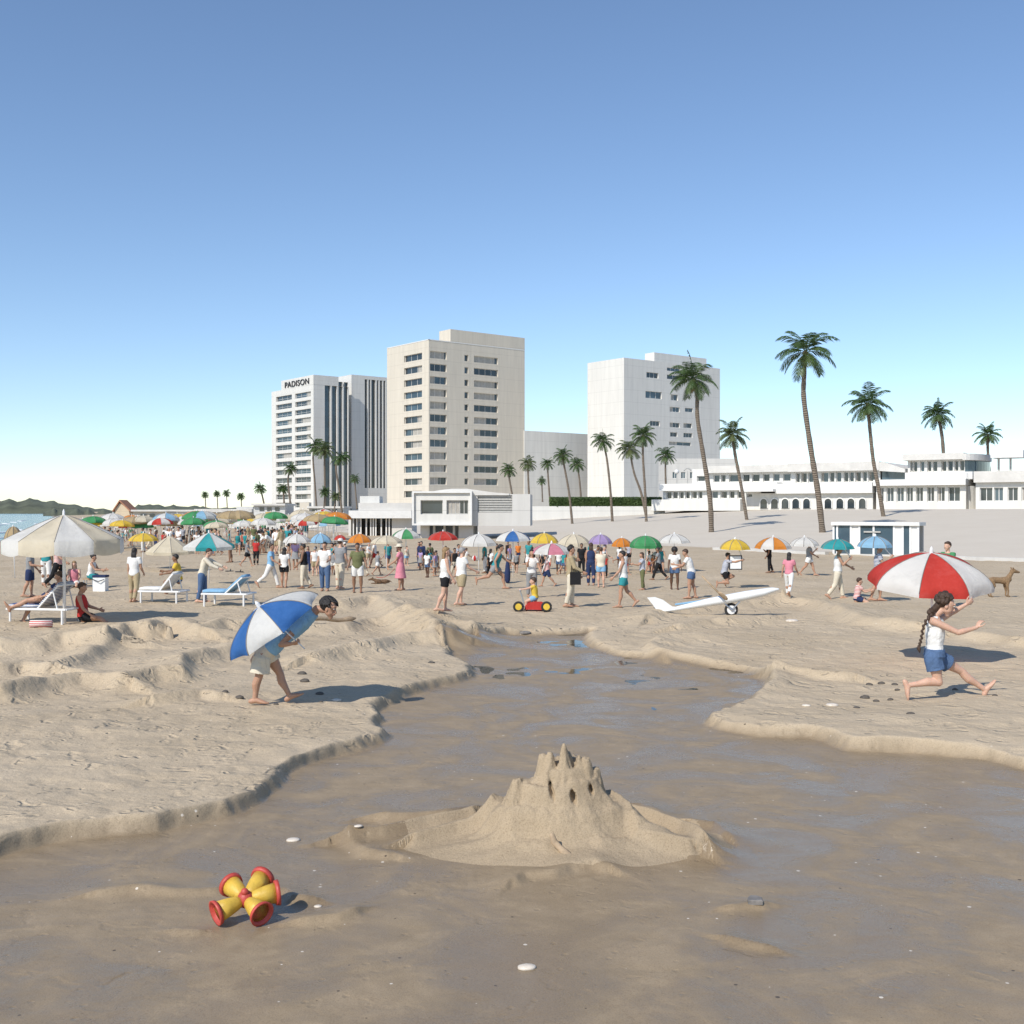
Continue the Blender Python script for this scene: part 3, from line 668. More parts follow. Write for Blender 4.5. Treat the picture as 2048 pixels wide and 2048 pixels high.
block(pav, 1818, 1932, 920, 946, 11, [(a, a + w, 922.5, 943.5) for a, w in ((1823, 5), (1829, 8), (1843, 8), (1857, 8), (1868, 9), (1885, 10), (1898, 10), (1911, 8), (1922, 9))], out=.6)
slab(pav, T, T.s(1816), T.s(1950), T.z(1850, 959.7), T.z(1850, 945.5), 14, 1.4, 'terrace_slab', 'trim')
slab(pav, T, T.s(1811), T.s(1933), T.z(1870, 920.5), T.z(1870, 908), 13, 1.6)
def bow(n0, yt, yb, grow, mat, name, out):
    """the curved end, a quarter of a round bay turning towards the beach"""
    mb = MB(); rings = []
    z0, z1 = T.z(1940, yb), T.z(1940, yt); c = T.s(1931.5)
    for zz in (z0, z1):
        rings.append([T.p(c + math.sin(a) * (1.75 + grow * .25), zz, out - 5.0 + math.cos(a) * (5.0 + grow)) for a in np.linspace(0, math.pi / 2 * 1.1, 10)] + [T.p(c, zz, -9)])
    mb.loft(rings); return mb.build(name, M[mat], pav)
bow(0, 922, 946, 0, 'glassb', 'curved_glazing', .6); bow(0, 908.2, 921, .8, 'roof', 'curved_roof', 1.0); bow(0, 946, 960, .8, 'trim', 'curved_balcony', .9); bow(0, 972, 1019, -.3, 'white', 'curved_wall', 1.6)
rbk = thing('corner_house', 'rightmost terrace house with a raised roof box on two posts', 'building', base_at(2010), 'low white buildings along the promenade')
block(rbk, 1962, 2110, 965, 1019, 12, [(a, a + w, 975.5, 1002.5) for a, w in ((1970, 25), (1998, 18), (2025, 20), (2052, 20))], out=3.0, mull=2)
slab(rbk, T, T.s(1960), T.s(2112), T.z(2030, 965.5), T.z(2030, 943.5), 14, 3.6)
mb = MB(); qa = T.s(1981); mb.obox(T.O + T.e * qa, T.e, T.s(2046) - qa, -T.n, 3.5, T.z(2014, 915), T.z(2014, 900.5)); bx = mb.build('roof_box', M['trim'], rbk)
for px in (1990, 2014):
    mb = MB(); mb.obox(T.O + T.e * T.s(px) - T.n * 1.5, T.e, .22, -T.n, .22, T.z(2014, 944), T.z(2014, 914.7)); mb.build('post', M['louver'], rbk)
# retaining wall along the terraces and the hedge on it
f = Face(Vector(corner(1000, 150)), Vector(corner(1323, 150)) - Vector(corner(1000, 150)))
rw_ = thing('retaining_wall', 'long low white retaining wall under the clipped hedge', 'wall', f.p(0, 1.6))
mb = MB(); mb.obox(f.O, f.e, f.s(1330), -f.n, .6, 1.4, f.z(1200, 1012.5)); mb.build('wall', M['white'], rw_)
hd = MB(); rh = random.Random(5); s0, s1 = f.s(1099), f.s(1324); z0, z1 = f.z(1200, 1013), f.z(1200, 996)
for _ in range(9000):
    a = rh.uniform(s0, s1); k = rh.choice((0, 0, 1)); z = rh.uniform(z0, z1) if k == 0 else z1; o = -.1 if k == 0 else rh.uniform(-1.6, -.1)
    p = f.p(a, z + rh.uniform(-.05, .12), o + rh.uniform(-.12, .12)); r = rh.uniform(.06, .15)
    u = Vector((rh.gauss(0, 1), rh.gauss(0, 1), rh.gauss(0, 1))).normalized(); w = u.orthogonal().normalized()
    hd.add([p - u * r, p + w * r * .5, p + u * r, p - w * r * .5], [(0, 1, 2, 3)])
hd.obox(f.O + f.e * s0 - f.n * .2, f.e, s1 - s0, -f.n, 1.4, z0, z1 - .1)
tag(hd.build('clipped_hedge', M['hedge'], loc=f.p(s0, z0)), 'long clipped green hedge on the white retaining wall behind the palms', 'hedge')

# --- the boxy cafe with the framed upper storey, louvred wing beside it
gx = corner(885, 100); gzc = gz(*gx)
f = Face(Vector(corner(830, 101)), Vector((1, -.05)))
cafe = thing('beach_cafe', 'white box cafe with a framed front, louvred wing and gently arched roof', 'cafe', (gx[0], gx[1], gzc))
W = lambda a, b, c, d: f.rect(a, b, c, d)
wins = [W(841, 885.5, 1000.5, 1028.5), W(893, 936.5, 1000.5, 1028.5)]
a, b, c, d = W(828.5, 940.5, 986, 1047)
mb = MB(); wall_holes(mb, f, a, b, c, d, wins, .35); rest_of_block(mb, f, a, b, c, d, 7)
mb.add([f.p(a, c), f.p(b, c), f.p(b, c, -7), f.p(a, c, -7)], [(0, 1, 2, 3)])
mb.build('wall', M['white'], cafe)
window(cafe, f, wins[0], 1, .35, 'glassd', 'louver'); window(cafe, f, wins[1], 5, .35, 'glassd', 'louver', curtain=.6)
mb = MB(); t = .16
for (s0_, s1_, z0_, z1_) in ((a - t, a, c - t, d + t), (b, b + t, c - t, d + t), (a, b, c - t, c), (a, b, d, d + t)): mb.obox(f.O + f.e * s0_ + f.n * .25, f.e, s1_ - s0_, -f.n, .9, z0_, z1_)
mb.build('front_frame', M['trim'], cafe)
prof = [(828, 988), (850, 986), (860, 983), (880, 980), (902, 977.3), (934, 977.3), (960, 981), (985, 984.5), (1018, 987)]
mb = MB(); up = [f.p(f.s(x), f.z(x, y), -.4) for x, y in prof]; dn = [f.p(f.s(x), f.z(x, 990.5), -.4) for x, y in reversed(prof)]
r0 = up + dn; r1 = [p - Vector((f.n.x, f.n.y, 0)) * 7 for p in r0]; mb.loft([r0, r1]); mb.build('arched_roof', M['roof'], cafe)
a2, b2, c2, d2 = W(941.5, 1060, 988, 1052); lou = W(954, 1024, 990.5, 1025)
mb = MB(); wall_holes(mb, f, a2, b2, c2, d2, [lou], .3, -.5); rest_of_block(mb, f, a2, b2, c2, d2, 6, 0, -.5); mb.build('wing_wall', M['pale'], cafe)
mb = MB()
for k in range(7):
    zz = lou[2] + (lou[3] - lou[2]) * (k + .1) / 7; p = f.p(lou[0], zz, -.75); mb.obox((p.x, p.y), f.e, lou[1] - lou[0], f.n, .14, zz, zz + .14)
p = f.p(lou[0], 0, -.82); mb.obox((p.x, p.y), f.e, lou[1] - lou[0], f.n, .04, lou[2], lou[3]); mb.build('louvre_panel', M['louver'], cafe)
a3, b3, c3, d3 = W(854, 917.5, 1047.5, 1082); mb = MB(); q = f.O + f.e * (a3 - .6) - f.n * .9
drs = [(a3 + (b3 - a3) * k, a3 + (b3 - a3) * m, c3 + .05, d3 - .12) for k, m in ((.02, .17), (.2, .5), (.53, .8), (.83, .98))]
wall_holes(mb, f, a3 - .7, b3 + 1.2, c3, d3, drs, .2, -.9); rest_of_block(mb, f, a3 - .7, b3 + 1.2, c3, d3, 5, 0, -.9); mb.build('ground_floor_wall', M['pale'], cafe)
for h in drs: window(cafe, f, h, 1, .2, 'glassd', 'louver', -.9)
# --- flat roofed columned pavilion left of the cafe
f = Face(Vector(corner(690, 112)), Vector((1, 0)))
bp = thing('beach_pavilion', 'open flat roofed pavilion of slim columns left of the cafe', 'pavilion', (f.p(f.s(740), 0).x, 112, gz(*corner(740, 112))))
W = lambda a, b, c, d: f.rect(a, b, c, d)
def pbox(root, name, mat, r, dep, out=0):
    a, b, c, d = W(*r); mb = MB(); mb.obox(f.O + f.e * a + f.n * out, f.e, b - a, -f.n, dep, c, d); return mb.build(name, M[mat], root)
pbox(bp, 'roof_slab', 'trim', (699, 824, 1021, 1036.5), 7, .6); pbox(bp, 'roof_slab', 'roof', (717, 826, 1006, 1020.7), 6, .1)
hut = pbox(bp, 'roof_hut', 'white', (717.5, 757, 992, 1005.8), 3, -.8)
pbox(bp, 'back_wall', 'glassd', (705, 781, 1036.7, 1079), .3, -5); pbox(bp, 'end_wall', 'white', (697, 702, 1036.7, 1079), 6); pbox(bp, 'side_wall', 'white', (783, 823, 1036.7, 1079), 6, -.3)
for x in (706, 713, 721, 732, 741, 746, 751, 762, 772, 778): pbox(bp, 'column', 'trim', (x - 1.3, x + 1.3, 1036.7, 1079), .16, -.2)
# --- farther low buildings on the left
f = Face(Vector(corner(480, 190)), Vector((1, -.02)))
lw = thing('seaside_hall', 'long low white hall with a stepped roof in front of the left hotel', 'building', (f.p(0, 0).x, 190, gz(*corner(585, 190))))
pbox(lw, 'wall', 'white', (489, 692, 1031.5, 1066), 10); pbox(lw, 'upper_wall', 'pale', (503, 566, 1009, 1031.3), 7, -1.5); pbox(lw, 'roof_slab', 'roof', (500, 568, 1007, 1011), 8.5, -.8)
pbox(lw, 'upper_wall', 'pale', (597, 684, 1016, 1031.3), 7, -1.5); pbox(lw, 'roof_slab', 'roof', (612, 686, 1012.5, 1016.3), 8.5, -.8); pbox(lw, 'stair_block', 'cream', (597, 616, 1005, 1031.2), 2, -.9)
for x in (621, 634, 648, 662): pbox(lw, 'window', 'glassd', (x, x + 9, 1018.5, 1027.5), .1, -1.42)
for x in (515, 530, 546): pbox(lw, 'window', 'glassd', (x, x + 9, 1014.5, 1022), .1, -1.42)
f = Face(Vector(corner(395, 215)), Vector((1, -.02)))
gl = thing('glazed_kiosk', 'low kiosk with two wide glass panels near the far left palms', 'kiosk', (f.p(0, 0).x, 215, gz(*corner(440, 215))))
pbox(gl, 'wall', 'white', (403, 488, 1024, 1062), 8); pbox(gl, 'roof_slab', 'roof', (390, 505, 1018, 1024.3), 10, .6); pbox(gl, 'upper_wall', 'pale', (470, 503, 1013, 1018.2), 5, -1)
for x0, x1 in ((408, 440), (442, 474)):
    h = W(x0, x1, 1029.5, 1045); window(gl, f, h, 1, .1, 'glassb', 'louver', .16)
f = Face(Vector(corner(260, 270)), Vector((1, -.02)))
fw = thing('shore_house', 'far low pale beach house beside the open sea', 'building', (f.p(0, 0).x, 270, gz(*corner(330, 270))))
pbox(fw, 'wall', 'cream', (267, 330, 1022, 1060), 8); pbox(fw, 'wall', 'pale', (331, 403, 1024, 1060), 8, .3); pbox(fw, 'roof_slab', 'roof', (264, 405, 1019.5, 1023), 10, .8)
for x in (282, 300, 345, 368): pbox(fw, 'window', 'glassd', (x, x + 11, 1028, 1034), .1, .4)
for x in (228, 250):
    pass
f = Face(Vector(corner(222, 300)), Vector((1, 0)))
hb = thing('gabled_hut', 'small gabled hut with a steep dark roof by the shore', 'hut', (f.p(0, 0).x, 300, gz(*corner(246, 300))))
mb = MB(); q = [(230, 1029), (230, 1018), (240, 1006), (257, 1018), (262, 1042), (232, 1043)]
r0 = [f.p(f.s(x), f.z(x, y)) for x, y in q]; r1 = [p + Vector((0, 5, 0)) for p in r0]; mb.loft([r0, r1]); mb.build('wall', M['ochre'], hb)
mb = MB()
for A, B in (((226, 1024), (240, 1003)), ((240, 1003), (262, 1024))):
    p, q_ = f.p(f.s(A[0]), f.z(*A), .5), f.p(f.s(B[0]), f.z(*B), .5); up = Vector((0, 0, .45))
    mb.loft([[p, q_, q_ + up, p + up], [v + Vector((0, 6, 0)) for v in (p, q_, q_ + up, p + up)]])
mb.build('roof', M['terra'], hb)

# --- glass fronted kiosk at the foot of the rise on the right, low kerb wall beside it
gA, gB = at_ground(1667, 1110), at_ground(1836, 1114)
f = Face(Vector((gA.x, gA.y)), Vector((gB.x - gA.x, gB.y - gA.y)))
kio = thing('glass_kiosk', 'white framed kiosk of tall glass panels at the foot of the slope, behind the parasols', 'kiosk', (gA.x, gA.y, gA.z))
L = (gB - gA).length; zb = min(gA.z, gB.z) - .05; zt_ = f.z(1750, 1046.5)
mb = MB(); mb.obox(f.O - f.e * .1 + f.n * .12, f.e, L + .2, -f.n, 1.3, zt_ - .12, zt_ + .06); mb.build('roof', M['trim'], kio)
mb = MB(); mb.obox(f.O, f.e, L, -f.n, .12, zb - .2, zb + .14); mb.build('sill', M['pale'], kio)
mb = MB(); mb.obox(f.O - f.n * 1.0, f.e, L, -f.n, .15, zb, zt_ - .13); mb.build('back_wall', M['pale'], kio)
xs = [0, .044, .211, .314, .484, .723, .824, .912, 1.0]
for k, x in enumerate(xs):
    mb = MB(); mb.obox(f.O + f.e * (x * L - .05), f.e, .1, -f.n, .12, zb + .14, zt_ - .12); mb.build('post', M['whitemetal'], kio)
for i, (a, b) in enumerate(zip(xs[:-1], xs[1:])):
    mb = MB(); mb.obox(f.O + f.e * (a * L + .05) - f.n * .05, f.e, (b - a) * L - .1, -f.n, .02, zb + .14, zt_ - .12); mb.build('white_panel' if i in (2, 5, 7) else 'glass_panel', M['trim'] if i in (2, 5, 7) else M['glassb'], kio)
mb = MB(); p = f.p(L * .37, zt_ - .75, .02); mb.obox((p.x, p.y), f.e, L * .2, f.n, .03, zt_ - .5, zt_ - .42); mb.build('notice_rail', M['louver'], kio)
kerb = [at_ground(x, y) for x, y in ((1425, 1100), (1480, 1101), (1540, 1104), (1600, 1108), (1650, 1109.5))]
kerb2 = [at_ground(x, y) for x, y in ((1836, 1115), (1880, 1117), (1930, 1119.5), (1990, 1122), (2060, 1124), (2200, 1130))]
for pts, lab in ((kerb, 'low concrete kerb wall left of the glass kiosk'), (kerb2, 'low concrete kerb wall behind the large near right parasol')):
    mb = MB(); rings = []
    for p in pts:
        n = Vector((.84, .54, 0)) * .3; g_ = p.z; rings.append([Vector((p.x, p.y, g_ - .3)), Vector((p.x, p.y, g_ + .16)), Vector((p.x, p.y, g_ + .16)) + n, Vector((p.x, p.y, g_ - .3)) + n])
    mb.loft(rings); tag(mb.build('kerb_wall', M['pale'], loc=pts[0]), lab, 'kerb wall')
# --- two lamps in front of the annex
for px, yt, lab, gl_ in ((1353.5, 943.5, 'slim street lamp with a round globe above the terrace wing', True), (1375, 942, 'slim street lamp with a curved hood beside the globe lamp', False)):
    d = 170; b = at_x(px, d); top = at_depth(px, yt, d)
    lp = thing('street_lamp', lab, 'street lamp', b); mb = MB(); mb.tube([b, top], [.09, .06], seg=8); mb.build('post', M['louver'], lp)
    mb = MB()
    if gl_: mb.ball(top, .36)
    else: mb.tube([top + Vector((math.cos(a) * .5, 0, math.sin(a) * .4)) for a in np.linspace(0, math.pi, 9)], .09, seg=8)
    mb.build('lamp_head', M['trim'] if gl_ else M['louver'], lp, smooth=True)
# ------------------------------------------------------------------ palms
def palm(name, label, pts, crown, rc, d=None, w=(9, 6), seed=1, nf=20, nl=15, mat='frond', mul=1.0, skirt=True):
    """trunk through pixel points (base first) at one depth, crown of real fronds around its top; rc, w in pixels"""
    rnd = random.Random(seed)
    if d is None: base = at_ground(*pts[0]); d = base.y
    else: base = at_depth(pts[0][0], pts[0][1], d)
    k = d / F
    T_ = [base - Vector((0, 0, .3))] + [at_depth(x, y, d + rnd.uniform(-.15, .15)) for x, y in pts[1:]]
    top = at_depth(crown[0], crown[1], d); T_.append(top)
    # smooth the trunk line
    n = 26; P = [Vector(p) for p in T_]; Q = []
    def cr(p0, p1, p2, p3, t): return .5 * ((2 * p1) + (p2 - p0) * t + (2 * p0 - 5 * p1 + 4 * p2 - p3) * t * t + (3 * p1 - p0 - 3 * p2 + p3) * t ** 3)
    for i in range(len(P) - 1):
        for j in range(8 if len(P) < 6 else 6):
            Q.append(cr(P[max(i - 1, 0)], P[i], P[i + 1], P[min(i + 2, len(P) - 1)], j / (8 if len(P) < 6 else 6)))
    Q.append(P[-1]); m = len(Q)
    root = thing(name, label, 'palm tree', base, 'palms along the promenade')
    rad = [k * (w[0] + (w[1] - w[0]) * (i / (m - 1)) ** .7) / 2 * (1 + .07 * math.sin(i * 2.1) + (.35 if i == 0 else 0)) for i in range(m)]
    mb = MB(); mb.tube(Q, rad, seg=9); mb.build('trunk', M['bark'], root, smooth=True)
    # crown
    rc = rc * (1.05 if rc > 30 else 1.18); nf = int(nf * 1.35); nl = int(nl * 1.25)
    cb = MB(); Rc = rc * k; up = (Q[-1] - Q[-4]).normalized()
    for i in range(nf):
        az = i * 2.39996 + rnd.uniform(-.2, .2); q = (i + .5) / nf
        el = R(78) - q * R(118) + rnd.uniform(-.12, .12)                      # young ones upright, old ones hanging
        L = Rc * rnd.uniform(.86, 1.06) * (1.0 if el > R(-20) else .88) * mul
        hd = Vector((math.cos(az), math.sin(az), 0)); dr = hd * math.cos(el) + up * math.sin(el)
        pts_ = [top]; cur = Vector(dr); step = L / 7
        for j in range(7):
            pts_.append(pts_[-1] + cur * step); cur = (cur + Vector((0, 0, -1)) * (.13 + .05 * j) * rnd.uniform(.8, 1.2)).normalized()
        cb.tube(pts_, [L * .012 * (1 - .11 * j) for j in range(8)], seg=4)
        side = hd.cross(Vector((0, 0, 1)))
        for j in range(nl):
            t = .14 + .86 * (j + rnd.random() * .6) / nl; a = min(6, int(t * 7)); fr = t * 7 - a
            p = pts_[a].lerp(pts_[a + 1], fr); fw = (pts_[a + 1] - pts_[a]).normalized()
            ll = L * .30 * math.sin(math.pi * min(1, .18 + t * .80)) ** .6 * rnd.uniform(.85, 1.1) + L * .04
            for sg in (-1, 1):
                ld = (fw * .75 + side * sg * .9 + Vector((0, 0, -.30 + rnd.uniform(-.2, .12)))).normalized()
                wv = fw * (L * .62 / nl); tip = p + ld * ll + Vector((0, 0, -ll * .16))
                mid = p + ld * ll * .5
                cb.add([p - wv * .4, mid - wv * .7, tip, mid + wv * .7, p + wv * .4], [(0, 1, 2, 3, 4)])
    cb.build('crown', M[mat], root)
    if skirt:
        sk = MB()
        for i in range(16):
            az = rnd.uniform(0, 6.28); hd = Vector((math.cos(az), math.sin(az), 0)); z0 = rnd.uniform(-.02, -.16) * Rc
            p = top + Vector((0, 0, z0)); q_ = p + hd * Rc * rnd.uniform(.10, .2) + Vector((0, 0, -Rc * rnd.uniform(.12, .3)))
            s_ = hd.cross(Vector((0, 0, 1))) * Rc * .035
            sk.add([p - s_, p + s_, q_ + s_ * 1.3, q_ - s_ * 1.3], [(0, 1, 2, 3)])
        sk.ball(top - Vector((0, 0, Rc * .05)), (Rc * .07, Rc * .07, Rc * .1), seg=8)
        sk.build('dry_fronds', M['skirt'], root)
    return root
A_ = 'palm_tree'
palm(A_, 'tallest palm, with a long curving trunk, right of the arched windows', [(1646, 1065), (1636, 985), (1622, 899.5), (1608, 800), (1608, 755)], (1610.6, 704), 70, w=(13, 8.5), seed=3, nf=17, nl=24)
palm(A_, 'second tallest palm, with a slim curving trunk, in front of the eight tall windows', [(1768, 1033), (1757, 975), (1746.8, 922), (1740, 860)], (1735, 809), 51, w=(9, 6.5), seed=8, nf=20, nl=22)
palm(A_, 'palm whose trunk rises behind the curved pavilion roof', [(1889, 950), (1885, 880)], (1876, 829), 37, d=150, w=(8, 6), seed=12, nf=21, nl=18)
palm(A_, 'rightmost palm, behind the roof box on two posts', [(1981, 960), (1976, 905)], (1976, 870), 31, d=152, w=(6.5, 5), seed=17, nf=20, nl=18)
palm(A_, 'tall palm with a slanting trunk in front of the right tower', [(1423, 1064), (1420, 998), (1407, 913), (1395, 837), (1394, 790)], (1387, 759), 56, w=(11, 7), seed=21, nf=19, nl=24)
palm(A_, 'medium palm leaning beside the right edge of the tall right tower', [(1494.7, 1040), (1483, 975), (1470, 908)], (1465, 870), 39, w=(7, 6), seed=25, nf=20, nl=20, mat='frond2')
palm(A_, 'palm leaning left before the blank side wall of the right tower', [(1225, 1043), (1221, 985), (1214, 920)], (1206, 882), 25, w=(6, 3.6), seed=31, nf=18, nl=16)
palm(A_, 'palm with the highest crown of the pair before the right tower corner', [(1292.8, 1043), (1290, 980), (1286, 915)], (1286, 871), 32, w=(6, 4), seed=35, nf=19, nl=18)
palm(A_, 'strongly leaning palm whose crown touches its taller neighbour', [(1293, 1031), (1282, 985), (1268, 945)], (1259, 898), 26, w=(6, 3.6), seed=38, nf=18, nl=16, mat='frond2')
palm(A_, 'upright palm at the left end of the terrace wing', [(1333, 1000), (1331, 950)], (1331, 911), 22, d=158, w=(4.5, 3.4), seed=41, nf=18, nl=15)
palm(A_, 'palm before the left edge of the right tower, behind the hedge', [(1163, 1005), (1159, 960)], (1154, 929), 19, d=165, w=(4.5, 3), seed=44, nf=18, nl=14)
palm(A_, 'left one of the palms standing by the louvred wing', [(1032, 1039.5), (1026, 1000), (1019, 960)], (1017, 940), 18, w=(5, 3.4), seed=47, nf=18, nl=14)
palm(A_, 'palm with a slim upright trunk between the louvred wing and the hedge', [(1061.5, 1045), (1058, 990), (1056, 945)], (1055.6, 928), 19, w=(5, 3.2), seed=50, nf=18, nl=14, mat='frond2')
palm(A_, 'palm behind the blank wall at the left end of the hedge', [(1100, 1000), (1096, 950)], (1095, 928), 15, d=165, w=(4, 3), seed=53, nf=18, nl=13)
palm(A_, 'leaning palm in front of the left end of the hedge', [(1145, 1047.6), (1138, 985), (1128, 930)], (1125.5, 912), 21, w=(5.5, 3.4), seed=56, nf=18, nl=15)
palm(A_, 'small low palm peeping over the wall by the louvred wing', [(1085, 1000), (1084, 975)], (1083.6, 962.6), 11, d=175, w=(3, 2.4), seed=59, nf=17, nl=12)
palm(A_, 'palm leaning over the window columns of the left hotel', [(634, 1030), (630, 970), (626, 915)], (631, 893), 22, w=(4, 3), seed=62, nf=19, nl=15)
palm(A_, 'straight palm in front of the glass strips of the left hotel', [(650.6, 1048.5), (650, 980), (649, 925)], (650, 901), 21, w=(5, 3.4), seed=65, nf=18, nl=15, mat='frond2')
palm(A_, 'palm with a spiky crown in front of the ribbed tower', [(686.5, 1049.6), (680, 990), (672, 935)], (680, 916), 21, w=(5, 3.2), seed=68, nf=18, nl=15)
palm(A_, 'slim palm left of the pavilion roof hut', [(714, 1015), (710.5, 975)], (709, 958), 12, d=180, w=(3.4, 2.6), seed=71, nf=17, nl=12)
palm(A_, 'short palm by the stair block at the foot of the left hotel', [(646, 1030), (649, 1000)], (649.6, 984), 13, d=185, w=(3.2, 2.6), seed=74, nf=20, nl=12)
palm(A_, 'short bushy palm at the foot of the left hotel, right of the stair block', [(668, 1030), (670, 1005)], (671, 993), 12, d=185, w=(3.2, 2.6), seed=77, nf=20, nl=12, mat='frond2')
palm(A_, 'short palm by the left corner of the left hotel', [(569, 1038), (568, 1000)], (566, 978), 14, w=(4.6, 3), seed=80, nf=20, nl=13)
palm(A_, 'palm covering the lower windows of the left hotel', [(584, 1048), (580, 1000), (576, 960)], (581, 938), 16, w=(5, 3), seed=83, nf=20, nl=14)
palm(A_, 'palm standing clear of the left hotel against the sky', [(534, 1046), (528, 1008)], (521, 977), 14, w=(4.2, 3), seed=86, nf=20, nl=13)
for px, py, rc_, lab, sd in ((410, 990, 8.5, 'round headed palm at the far left, first in the far row of four', 91), (434, 987.6, 8, 'second round headed palm in the far row of four', 92), (453, 986.5, 9, 'third and highest round headed palm in the far row of four', 93), (481.7, 993, 9, 'fourth palm in the far row of four, with a drooping frond', 94)):
    palm(A_, lab, [(px + 2, 1024), (px + 1, 1005)], (px, py), rc_, d=330, w=(2.2, 1.8), seed=sd, nf=26, nl=9, skirt=False)
# ------------------------------------------------------------------ parasols
def umbrella(name, label, cen, axis, Rr, hgt, col, col2=None, n=8, pole_to=None, val=0.0, group=None, pole_r=.016, near=False, spin=.2, cat='parasol', curve=1.0, scallop=.07, cone=False):
    """canopy of n panels with its rim centred on cen, opening along -axis; pole_to is the point where the pole ends"""
    a = Vector(axis).normalized(); x = a.orthogonal().normalized(); y = a.cross(x); cen = Vector(cen); apex = cen + a * hgt
    root = thing(name, label, cat, pole_to if pole_to is not None else cen, group)
    ks = 10 if near else 5; js = 4 if not near else 8
    def pt(t, ang, inward=0):
        """t from apex (0) to rim (1)"""
        ph = (ang % (2 * math.pi / n)) / (2 * math.pi / n); sag = math.sin(math.pi * ph)
        r = Rr * math.sin(t * math.pi / 2 * .86 * curve) / math.sin(math.pi / 2 * .86 * curve) * (1 - .045 * sag * t - scallop * sag * t ** 6)
        h = hgt * (1 - t ** 1.55)
        if cone: r = Rr * t * (1 - .045 * sag * t - scallop * sag * t ** 6); h = hgt * (1 - t ** 1.18)
        h -= (.075 if near else .05) * hgt * sag * math.sin(math.pi * t)
        return cen + x * (math.cos(ang) * r) + y * (math.sin(ang) * r) + a * (h - inward)
    def panel(mb, i, mi, th):
        A = 2 * math.pi * i / n + spin
        g = [[pt(t / ks, A - spin + 2 * math.pi / n * j / js * .9999) if False else None for j in range(js + 1)] for t in range(ks + 1)]
        for t in range(ks + 1):
            for j in range(js + 1):
                ph = 2 * math.pi / n * (min(j, js - 1e-4) / js)
                ang = 2 * math.pi * i / n + ph
                q = pt(t / ks, ang, th)
                dv = q - cen; h_ = dv.dot(a); pl = dv - a * h_
                pl = pl * math.cos(spin) + a.cross(pl) * math.sin(spin); g[t][j] = cen + pl + a * h_
        for t in range(ks):
            for j in range(js):
                if t == 0: mb.add([g[0][0], g[1][j], g[1][j + 1]], [(0, 1, 2) if th == 0 else (0, 2, 1)], mi)
                else: mb.add([g[t][j], g[t + 1][j], g[t + 1][j + 1], g[t][j + 1]], [(0, 1, 2, 3) if th == 0 else (3, 2, 1, 0)], mi)
        if val:
            for j in range(js):
                p, q = g[ks][j], g[ks][j + 1]; dn = a * val
                sc_ = .18 * val * (math.sin(math.pi * (j) / js)), .18 * val * (math.sin(math.pi * (j + 1) / js))
                mb.add([p, q, q - dn - a * sc_[1], p - dn - a * sc_[0]], [(0, 1, 2, 3)], mi)
        return g
    mb = MB(); ribs = []
    for i in range(n):
        g = panel(mb, i, (i % 2) if col2 else 0, 0); ribs.append([g[t][0] for t in range(ks + 1)])
    for r_ in ribs: mb.tube([p + a * .002 for p in r_[1:]], .006 if near else .010, seg=4, mi=2)
    cm = [UC[col], UC[col2 or col], M['seam']]
    can = mb.build('canopy', cm, root, smooth=False)
    me = can.data; bm = bmesh.new(); bm.from_mesh(me); bmesh.ops.remove_doubles(bm, verts=bm.verts, dist=.0008); bmesh.ops.recalc_face_normals(bm, faces=bm.faces); bm.to_mesh(me); bm.free()
    me.polygons.foreach_set('use_smooth', [near] * len(me.polygons))
    mb = MB(); mb.tube([apex - a * .01, apex + a * (.035 * Rr + .02), apex + a * (.07 * Rr + .03)], [.03, .026, .006], seg=7); mb.build('finial', M['whitemetal'], root)
    end = Vector(pole_to) if pole_to is not None else cen - a * .5
    mb = MB(); mb.tube([end, apex - a * .02], pole_r, seg=8); mb.build('pole', M['whitemetal'], root, smooth=True)
    if near:
        for r_ in ribs:
            mb = MB(); mb.tube([p - a * .012 for p in r_[1:]], .005, seg=5); mb.build('rib', M['steel'], root)
        hub = cen + (apex - cen) * .25
        for r_ in ribs:
            mb = MB(); mb.tube([hub, r_[ks // 2] - a * .015], .005, seg=5); mb.build('strut', M['steel'], root)
    return root

def px_umbrella(cx, half, ya, yr, d, col, label, col2=None, foot=None, group='parasols among the bathers', val=0.0, n=8, lean=0, name='parasol', near=False, spin=None, cone=False):
    """a parasol whose canopy spans cx +- half and ya..yr in the picture at depth d"""
    k = d / F; half *= 1.09; ya -= 1.2; c = at_depth(cx, yr - 2 * half * .03, d); hgt = max(.12, (yr - ya) * k * .95); Rr = half * k
    b = foot if foot is not None else at_x(cx + lean, d)
    ax = Vector((0, -.05, 1)) + (Vector((c.x - b.x, 0, 0)) * .25 if foot is None else Vector((0, 0, 0)))
    rs = random.Random(int(cx * 7)); return umbrella(name, label, c, ax, Rr, hgt, col, col2, n, b if foot is not None else b - Vector((0, 0, .12)), val, group, near=near, spin=rs.uniform(.1, .7) if spin is None else spin, cone=cone)

U = px_umbrella
